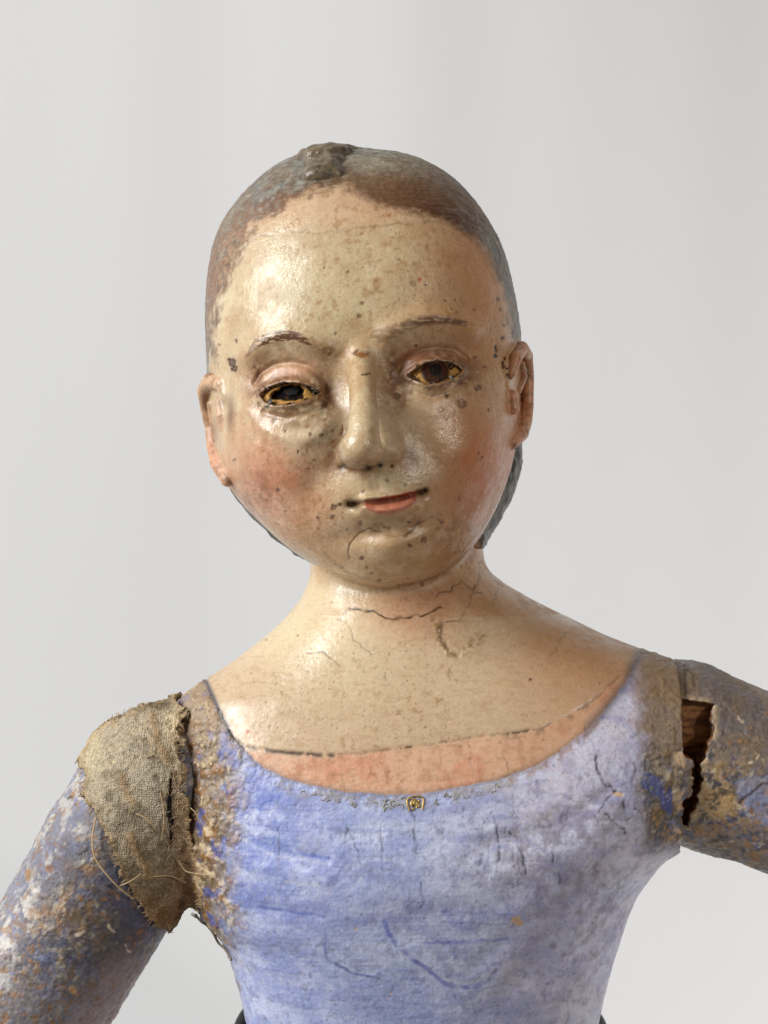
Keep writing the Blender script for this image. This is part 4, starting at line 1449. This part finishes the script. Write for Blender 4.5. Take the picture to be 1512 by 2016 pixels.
# ------------------------------------------------------------------ arms
def arm(f, lo, hi, part, h=1.6):
    V, Q, N = sculpt(f, lo, hi, h)
    px, py = PX(V)
    K, hg = mottled(V, px, py, 0)
    H = (fbm(V, 0.06, 3, 2) - 0.5) * 1.0 + hg * 0.8
    nb = fbm(V, 0.12, 4, 31)
    nc = fbm(V, 0.45, 3, 33)
    jx = (fbm(V, 0.25, 3, 1) - 0.5) * 40
    jy = (fbm(V, 0.25, 3, 2) - 0.5) * 40
    R = np.full(len(V), 0.44) + (nb - 0.5) * 0.5
    if part == 'l':
        ax = (px - 284) * 0.86 + (py - 1600) * 0.51      # across the sleeve, negative = outer side
        K = mixc(K, sst(-50, -130, ax + jx) * 0.55 * sst(0.35, 0.55, nb), (150, 156, 190))  # pale glints along the outer side, painted as lighter colour
        K = mixc(K, sst(1880, 1960, py + jy) * 0.5, (130, 126, 134))
        K = mixc(K, sst(-30, -110, ax + jx) * sst(0.52, 0.60, fbm(V, 0.2, 5, 34, 0.62)) * 0.9, (212, 206, 198))
        K = mixc(K, sst(-100, -140, ax + jx * 0.5) * 0.35, (150, 146, 140))
        K = mixc(K, sst(60, 120, ax + jx) * 0.6 * sst(1850, 1900, py), (176, 152, 148))
        K = mixc(K, gau(px, py, 160, 1770, 80, 70, 30) * sst(0.35, 0.55, nc) * 0.75, (104, 86, 60))
        K = mixc(K, gau(px, py, 255, 1790, 40, 60, -30) * 0.55, (50, 58, 104))
        K = mixc(K, sst(0.57, 0.63, fbm(V, 0.45, 4, 37, 0.6)) * 0.65, (146, 106, 58))
        K = mixc(K, sst(16, 10, np.hypot(px + jx * 1.2 - 142, (py + jy * 1.2 - 1955))) * 0.95, (196, 152, 110))
        K = mixc(K, sst(10, 6, np.hypot(px + jx * .3 - 97, (py + jy * .3 - 1711))) * 0.9, (150, 98, 44))
        K = mixc(K, sst(9, 5, np.hypot((px + jx * .3 - 55) / 0.8, (py + jy * .3 - 1722) / 2)) * 0.9, (166, 124, 66))
        K = mixc(K, gau(px, py, 190, 1720, 90, 130, 28) * 0.7 * sst(0.3, 0.55, nb), (60, 64, 84))
        K = mixc(K, gau(px, py, 230, 1900, 70, 120, 28) * 0.35, (84, 76, 72))
        woodm = np.zeros(len(V))
    else:
        K = mixc(K, sst(1520, 1400, py - (px - 1430) * 0.4 + jy) * 0.75, (128, 108, 84))
        K = mixc(K, sst(0.52, 0.62, nb) * 0.4 * sst(1440, 1540, py), (170, 144, 102))
        K = mixc(K, gau(px, py, 1420, 1590, 50, 60, 0) * sst(0.42, 0.55, nc) * 0.8, (196, 164, 116))
        K = mixc(K, gau(px, py, 1490, 1580, 60, 40, 0) * sst(0.45, 0.55, nb) * 0.8, (140, 150, 190))
        K = mixc(K, sst(0.57, 0.65, fbm(V, 0.4, 4, 37, 0.6)) * 0.55 * sst(1480, 1580, py), (176, 134, 72))
        K = mixc(K, sst(0.45, 0.6, fbm(V, 0.1, 3, 41)) * 0.3, (98, 104, 126))
        sl = poly_sd(*PX(V, -22.0), SLOT)
        inside = (sl < 2) & (f_armR_plain(V) < -1.0)
        face = (V[:, 0] < cut(V) + 0.2) & (py > 1376) & (py < 1618)
        woodm = (inside | face).astype(float)
        wn = fbm(V, (0.25, 0.25, 0.9), 4, 5)
        K = mixc(K, woodm, (152, 106, 62))
        K = mixc(K, woodm * sst(0.45, 0.6, wn), (104, 66, 34))
        K = mixc(K, np.exp(-0.5 * ((sl - 4) / 4) ** 2) * (1 - woodm) * 0.7 * (V[:, 1] < 0) * sst(0.35, 0.55, nc), (196, 170, 132))
        K = mixc(K, np.exp(-0.5 * ((px - 1349 - jx * 0.15) / 2.2) ** 2) * sst(1300, 1312, py) * sst(1380, 1370, py) * 0.7, (58, 42, 28))
        d, t = poly_dist(px + jx * .2, py + jy * .2, [(1455, 1580), (1470, 1565), (1490, 1552), (1500, 1543), (1512, 1542)], 20)
        K = mixc(K, np.exp(-0.5 * (d / 2.0) ** 2) * 0.85, (44, 38, 36))
        d, t = poly_dist(px + jx * .2, py + jy * .2, [(1352, 1310), (1362, 1330), (1368, 1350)], 20)
        K = mixc(K, np.exp(-0.5 * (d / 2.0) ** 2) * 0.6, (70, 52, 36))
        H = H * (1 - woodm)
        R = mixa(R, woodm, 0.7)
    for k in range(40):
        x0, y0 = random.uniform(-20, 330), random.uniform(1500, 2016)
        if part != 'l':
            x0, y0 = random.uniform(1370, 1520), random.uniform(1380, 1700)
        rr = random.uniform(2, 6)
        m = sst(rr + 1, rr - 1.5, np.hypot(px + jx * 1.3 - x0, py + jy * 1.3 - y0)) * (V[:, 1] < 0)
        K = mixc(K, m * 0.8, random.choice([(168, 118, 58), (150, 104, 52), (206, 190, 164), (62, 50, 42)]))
        H += m * 0.15
    V = V + N * H[:, None] * 0.6
    N = normals(V, Q)
    allf = np.ones(len(Q), bool)
    o = piece('upper_arm', V, Q, N, allf, np.clip(K, .002, .95), np.clip(R, .2, .95), np.full(len(V), 1.2), M_arm, root)
    return o


def f_armR_plain(P):
    return cones(P, [(1338, 1479, 1, 28.9), (1430, 1513, 1, 26.9), (1560, 1567, -2, 24.8), (1740, 1625, -6, 22.5)], 3.0)


al = arm(f_armL, (-160, -36, -216), (-40, 32, -56), 'l')
al['label'] = 'lowered sleeve arm with flaked blue, white and ochre paint'
ar = arm(f_armR, (85, -36, -128), (184, 34, -44), 'r')
ar['label'] = 'raised sleeve arm with an open wooden joint slot'

# ------------------------------------------------------------------ linen patch over the shoulder joint
PATCH = [(348, 1366), (300, 1384), (250, 1402), (205, 1422), (172, 1452), (150, 1490), (163, 1530), (160, 1566), (182, 1596), (200, 1630), (215, 1657), (228, 1700), (243, 1735), (262, 1768), (284, 1795),
         (298, 1818), (318, 1824), (334, 1834), (356, 1818), (384, 1803), (398, 1770), (392, 1720), (384, 1690), (370, 1640), (366, 1580), (362, 1520), (356, 1460), (360, 1410)]
SLIT = [(336, 1520), (333, 1560), (336, 1600), (340, 1640), (337, 1665)]


def build_patch():
    def f(P):
        u = smin(f_body(P), f_armL(P), 7.0)
        return u - 1.3
    V, Q, N = sculpt(f, (-108, -48, -140), (-54, 22, -50), 1.5)
    px, py = PX(V)
    jx = (fbm(V, 0.3, 4, 1) - 0.5) * 30
    jy = (fbm(V, 0.3, 4, 2) - 0.5) * 30
    edge_n = np.where(px > 345, 1.6, 0.7)
    sd = poly_sd(px + jx * edge_n, py + jy * 0.8, PATCH)
    d, t = poly_dist(px + jx * 0.4, py, SLIT, 60)
    slit = d - 3.5 * np.sin(np.pi * t)
    keep = (sd < 0) & (V[:, 1] < 10) & (slit > 0)
    keep &= (V[:, 0] > -106) & (V[:, 0] < -56) & (V[:, 2] > -138) & (V[:, 2] < -52)
    nlo = fbm(V, 0.08, 3, 4)
    nmi = fbm(V, 0.3, 4, 7)
    nhi = fbm(V, 1.1, 3, 9)
    wr = vnoise(V @ np.array([[.8, 0, .6], [0, 1, 0], [-.6, 0, .8]]).T, (0.42, 0.2, 0.1), 5)
    c = np.tile(lin((170, 158, 138)), (len(V), 1))
    c = mixc(c, sst(1620, 1760, py + jy) * 0.6, (118, 92, 62))
    c = mixc(c, sst(1745, 1800, py + jy) * 0.8, (128, 86, 46))
    c = mixc(c, sst(0.5, 0.66, nmi) * 0.45, (104, 88, 66))
    c = mixc(c, sst(0.46, 0.32, nmi) * 0.4, (182, 164, 132))
    c = mixc(c, sst(330, 352, px + jx) * 0.55 * sst(1500, 1540, py), (150, 112, 82))
    c = mixc(c, gau(px, py, 340, 1430, 14, 30, 0) * 0.9, (206, 190, 156))
    c = mixc(c, gau(px, py, 320, 1385, 20, 12, 0) * 0.8, (70, 56, 40))
    c = mixc(c, gau(px, py, 180, 1480, 22, 40, 0) * 0.6, (196, 180, 144))
    c = mixc(c, gau(px, py, 270, 1655, 50, 40, 30) * 0.45, (98, 84, 64))
    c = mixc(c, np.exp(-0.5 * ((sd + 4) / 4) ** 2) * 0.45, (176, 146, 100))
    c = mixc(c, sst(0.62, 0.75, nhi) * 0.5, (78, 62, 44))
    c = mixc(c, sst(0.36, 0.26, nhi) * 0.5, (196, 178, 144))
    c = mixc(c, np.exp(-0.5 * (slit / 3) ** 2) * 0.7, (52, 34, 20))
    H = (nlo - 0.5) * 2.0 + (nmi - 0.5) * 2.2 + (wr - 0.5) * 1.4 + (nhi - 0.5) * 0.9 + np.exp(-0.5 * ((sd + 5) / 4) ** 2) * 0.5
    for pts, a_, w_ in (([(258, 1645), (268, 1680), (288, 1710), (290, 1725)], 1.0, 5), ([(240, 1530), (250, 1570), (262, 1580)], 0.9, 5), ([(300, 1410), (310, 1460), (330, 1500)], 0.9, 6), ([(172, 1470), (166, 1500), (164, 1540)], -1.2, 4)):
        d2, t2 = poly_dist(px + jx * .3, py + jy * .3, pts, 30)
        H += a_ * np.exp(-0.5 * (d2 / w_) ** 2)
        if a_ > 0:
            c = mixc(c, np.exp(-0.5 * (d2 / w_) ** 2) * 0.5, (160, 124, 78))
    H = np.maximum(H, -0.9) - 2.8 * sst(350, 376, px + jx)
    V = V + N * H[:, None] * 0.5
    N = normals(V, Q)
    sel = np.all(keep[Q], axis=1)
    # close the cloth: turn its border down on to the wood
    o = piece('linen_patch', V, Q, N, sel, np.clip(c, .002, .9), np.full(len(V), 0.9), np.full(len(V), 1.0), M_linen, root)
    md = o.modifiers.new('thick', 'SOLIDIFY')
    md.thickness = 0.0011
    md.offset = -1
    return o


patch = build_patch()
patch['label'] = 'frayed brown linen patch glued over the shoulder joint'


def f_patch(P):
    return smin(smin(f_body(P), f_armL(P), 7.0), f_armR(P), 0.5) - 1.5


def tubes(name, lines, rad, mat, parent, sides=5):
    """thin round strands through lists of 3-D points (mm), joined in one mesh"""
    Vs, Qs = [], []
    base = 0
    for pts, r in zip(lines, rad):
        pts = np.asarray(pts, float)
        n = len(pts)
        T = np.gradient(pts, axis=0)
        T /= np.linalg.norm(T, axis=1)[:, None] + 1e-9
        up = np.array([0.31, -0.9, 0.27])
        a = np.cross(T, up)
        a /= np.linalg.norm(a, axis=1)[:, None] + 1e-9
        b = np.cross(T, a)
        for k in range(sides):
            th = 2 * math.pi * k / sides
            Vs.append(pts + (a * math.cos(th) + b * math.sin(th)) * r)
        for k in range(sides):
            k2 = (k + 1) % sides
            i = np.arange(n - 1)
            Qs.append(np.stack([base + k * n + i, base + k2 * n + i, base + k2 * n + i + 1, base + k * n + i + 1], 1))
        base += sides * n
    me = raw_mesh(name, np.concatenate(Vs), np.concatenate(Qs))
    return link(name, me, mat, parent)


def spline(pts, n=24):
    pts = np.asarray(pts, float)
    m = len(pts)
    t = np.linspace(0, m - 1, n)
    i = np.clip(np.floor(t).astype(int), 0, m - 2)
    u = (t - i)[:, None]
    p0 = pts[np.maximum(i - 1, 0)]
    p1 = pts[i]
    p2 = pts[i + 1]
    p3 = pts[np.minimum(i + 2, m - 1)]
    return 0.5 * (2 * p1 + (p2 - p0) * u + (2 * p0 - 5 * p1 + 4 * p2 - p3) * u ** 2 + (-p0 + 3 * p1 - 3 * p2 + p3) * u ** 3)


TH = [([(190, 1610), (184, 1650), (188, 1685), (204, 1712), (232, 1744), (262, 1768)], 0.28), ([(236, 1743), (255, 1733), (276, 1720)], 0.25), ([(268, 1602), (285, 1608), (300, 1622), (308, 1636)], 0.2), ([(300, 1725), (335, 1722), (368, 1736)], 0.18),
      ([(318, 1648), (322, 1600), (316, 1560)], 0.16), ([(288, 1492), (302, 1488), (312, 1494)], 0.16), ([(340, 1480), (346, 1440), (350, 1400)], 0.18), ([(255, 1600), (262, 1585), (268, 1575)], 0.2), ([(350, 1690), (372, 1712), (410, 1722)], 0.16), ([(285, 1430), (298, 1460), (300, 1490)], 0.16), ([(376, 1590), (390, 1600), (396, 1620)], 0.15)]
for pts, r in TH:
    sp = spline(pts, 30)
    P, Nn = march(sp, f_patch)
    w = np.linspace(0, 1, len(P))
    P = P + Nn * (0.35 + 0.9 * np.sin(w * math.pi))[:, None]
    tubes('loose_thread', [P], [r], M_thread, patch)

# fringe along the torn edge
lines, rad = [], []
pp = np.array(PATCH + PATCH[:1], float)
seg = np.hypot(*(pp[1:] - pp[:-1]).T)
cum = np.concatenate([[0], np.cumsum(seg)])
starts = []
for s_ in np.arange(60, cum[-1] * 0.97, 4.0):
    k = np.searchsorted(cum, s_) - 1
    u = (s_ - cum[k]) / seg[k]
    p = pp[k] * (1 - u) + pp[k + 1] * u
    d = (pp[k + 1] - pp[k]) / seg[k]
    nrm = np.array([-d[1], d[0]])
    starts.append((p, nrm, d))
for (p, nrm, d) in starts:
    if random.random() < 0.45:
        continue
    for rep in range(random.choice((1, 1, 2))):
        L = 2.5 + 9 * random.random() ** 2.2
        sk_ = random.gauss(0, 0.9)
        q = [p + nrm * 5 + d * random.uniform(-4, 4), p - nrm * (L * 0.3) + d * sk_ * 3, p - nrm * L + d * (sk_ * L + random.uniform(-3, 3))]
        pts = spline(q, 6)
        lines.append(pts)
        rad.append(random.uniform(0.07, 0.15))
for k in range(90):      # fluff around the slit
    a = random.uniform(1400, 1720)
    p = np.array([340 + random.uniform(-12, 16), a])
    d = np.array([random.uniform(-1, 1), random.uniform(-1, 1)])
    lines.append(spline([p, p + d * 6 + np.array([random.uniform(-3, 3), 0]), p + d * 14], 6))
    rad.append(random.uniform(0.07, 0.14))
flat = np.concatenate(lines)
P, Nn = march(flat, f_patch)
P = P.reshape(len(lines), 6, 3)
Nn = Nn.reshape(len(lines), 6, 3)
hit = P[:, 0, 1] < 12                      # strands rooted on the cloth; free ends carry on in its plane
for a_, ln in zip(P, lines):
    for k in range(1, 6):
        if abs(a_[k, 1] - a_[k - 1, 1]) > 2.0:
            a_[k] = a_[k - 1] + np.array([ln[k][0] - ln[k - 1][0], 0, ln[k - 1][1] - ln[k][1]]) * S
P, Nn = P[hit], Nn[hit]
lines = [l_ for l_, h_ in zip(lines, hit) if h_]
rad = [r_ for r_, h_ in zip(rad, hit) if h_]
P = P + Nn * (0.3 + np.linspace(0, 0.8, 6)[None, :, None] * rng.random((len(lines), 1, 1)))
fr = tubes('frayed_edge', list(P), rad, M_fringe, patch, 4)
fr['kind'] = 'stuff'

# strands under the arms
hang = [W(x_, y_, z_) for x_, y_, z_ in ((384, 1800, -14), (396, 1814, -16), (408, 1822, -15), (420, 1838, -16), (430, 1856, -15), (444, 1870, -17), (456, 1890, -20))]
tubes('loose_thread', [spline(hang, 40)], [0.42], M_dark_thread, patch)
tubes('loose_thread', [spline([W(1300, 1686, -8), W(1302, 1698, -9), W(1297, 1706, -9), W(1293, 1710, -8)], 14)], [0.14], M_dark_thread, root)

# ------------------------------------------------------------------ gilded trim on the neckline
lines, rad = [], []


def squig(cx, cy, r, turns=1.4, n=16):
    a0 = random.uniform(0, 6.28)
    sg = random.choice((-1, 1))
    t = np.linspace(0, 1, n)
    rr = r * (0.35 + 0.65 * t)
    return np.stack([cx + rr * np.cos(a0 + sg * turns * 6.28 * t), cy + rr * 0.8 * np.sin(a0 + sg * turns * 6.28 * t)], 1)


for x_ in np.arange(590, 985, 8.0):
    yb = np.interp(x_, nl[:, 0], nl[:, 1])
    if random.random() < 0.42:
        continue
    cx_, cy_ = x_ + random.uniform(-5, 5), yb + 13 + random.uniform(-5, 13)
    if random.random() < 0.65:
        lines.append(squig(cx_, cy_, random.uniform(4, 10), random.uniform(0.15, 0.38)))
    else:
        w_ = random.uniform(4, 11)
        q = [(cx_ - w_, cy_ + random.uniform(-4, 4)), (cx_ - w_ * .4, cy_ - random.uniform(3, 7)), (cx_ + w_ * .3, cy_ + random.uniform(2, 6)), (cx_ + w_, cy_ + random.uniform(-4, 4))]
        lines.append(spline(q, 16))
    rad.append(random.uniform(0.12, 0.22))
for (x_, y_) in ((762, 1586), (784, 1588), (775, 1580), (765, 1594)):
    lines.append(squig(x_, y_, 10, 0.5))
    rad.append(0.26)
flat = np.concatenate(lines)
P, Nn = march(flat, f_body)
P = (P + Nn * 0.12).reshape(len(lines), 16, 3)
gt = tubes('gilded_trim', list(P), rad, M_gold, root, 5)
gt['kind'] = 'stuff'
gt['label'] = 'worn raised gilded scrollwork along the neckline'
lines = [squig(817, 1582, 9, 0.7), squig(817, 1582, 5, 0.9)]
lines.append(spline([(806, 1597), (801, 1576), (814, 1568), (833, 1571), (831, 1594)], 16))
lines += [squig(817 + 9 * math.cos(k * 1.05), 1583 + 9 * math.sin(k * 1.05), 5, 0.35) for k in range(6)]
P, Nn = march(np.concatenate(lines), f_body)
P = (P + Nn * 0.25).reshape(len(lines), 16, 3)
tubes('gilded_rosette', list(P), [0.42, 0.4, 0.3] + [0.32] * 6, M_goldb, root, 5)


# ------------------------------------------------------------------ resin lump on the crown
def f_lump(P):
    a = ell(P, W(642, 312, -12), (9.2, 9.0, 4.4), 6)
    b = ell(P, W(636, 346, -26), (7.2, 4.5, 4.8), 8)
    c = ell(P, W(690, 298, -4), (5.0, 6.0, 1.6), -6)
    d = ell(P, W(618, 318, -14), (4.2, 6.0, 4.0))
    g_ = ell(P, W(640, 330, -20), (6.6, 6.0, 3.6), 8)
    f = smin(smin(smin(a, b, 3.5), smin(c, d, 1.5), 2.5), g_, 2.5)
    return f - (fbm(P, 0.3, 3, 3) - 0.5) * 1.7


Vl, Ql, Nl = sculpt(f_lump, (-36, -42, 92), (0, 14, 124), 0.9, 1)
link('resin_lump', raw_mesh('resin_lump', Vl, Ql), M_resin, root)['label'] = 'dark lump of old resin on the crown'


# ------------------------------------------------------------------ display stand
def revolve(name, prof, mat, parent, center=(0, 0), n=40):
    Vs, Qs = [], []
    m = len(prof)
    for k in range(n):
        t = 2 * math.pi * k / n
        for (r, z) in prof:
            Vs.append((center[0] + r * math.cos(t), center[1] + r * math.sin(t), z))
    for k in range(n):
        k2 = (k + 1) % n
        for j in range(m - 1):
            Qs.append((k * m + j, k2 * m + j, k2 * m + j + 1, k * m + j + 1))
    return link(name, raw_mesh(name, np.array(Vs), np.array(Qs)), mat, parent)


st = bpy.data.objects.new('display_stand', None)
COL.objects.link(st)
st['label'] = 'black iron display stand with a ring around the waist of the figure'
st['category'] = 'stand'
ring = []
for k in range(97):
    t = 2 * math.pi * k / 96
    c = W(828, 2032, 0)
    ring.append((c[0] + 57.2 * math.cos(t), 52 * math.sin(t) * 0.94, c[2] + 13.0 * math.sin(t)))
tubes('ring', [ring], [2.1], M_iron, st, 10)
cxr = W(828, 2032, 0)[0]
zr = W(828, 2032, 0)[2]
tubes('post', [[(cxr, 48.9, zr + 13), (cxr, 50, -190), (cxr, 52, -300), (cxr, 52, -424)]], [4.0], M_iron, st, 12)
revolve('support_plate', [(0.01, -199.5), (46, -199.5), (46, -196.2), (0.01, -196.2)][::-1], M_iron, st, (cxr, 8))
tubes('arm', [[(cxr, 50, -198), (cxr, 30, -198)]], [3.0], M_iron, st, 8)
revolve('base', [(0.01, -417), (80, -417), (84, -420), (84, -430), (0.01, -430)], M_iron, st, (cxr, 20), 64)

# the Empties stand at the base of their things
from mathutils import Matrix, Vector
for e_, loc in ((root, Vector((cxr / 1000, 0, -0.196))), (st, Vector((cxr / 1000, 0.02, -0.430)))):
    e_.location = loc
    for ch in e_.children:
        ch.matrix_parent_inverse = Matrix.Translation(-loc)
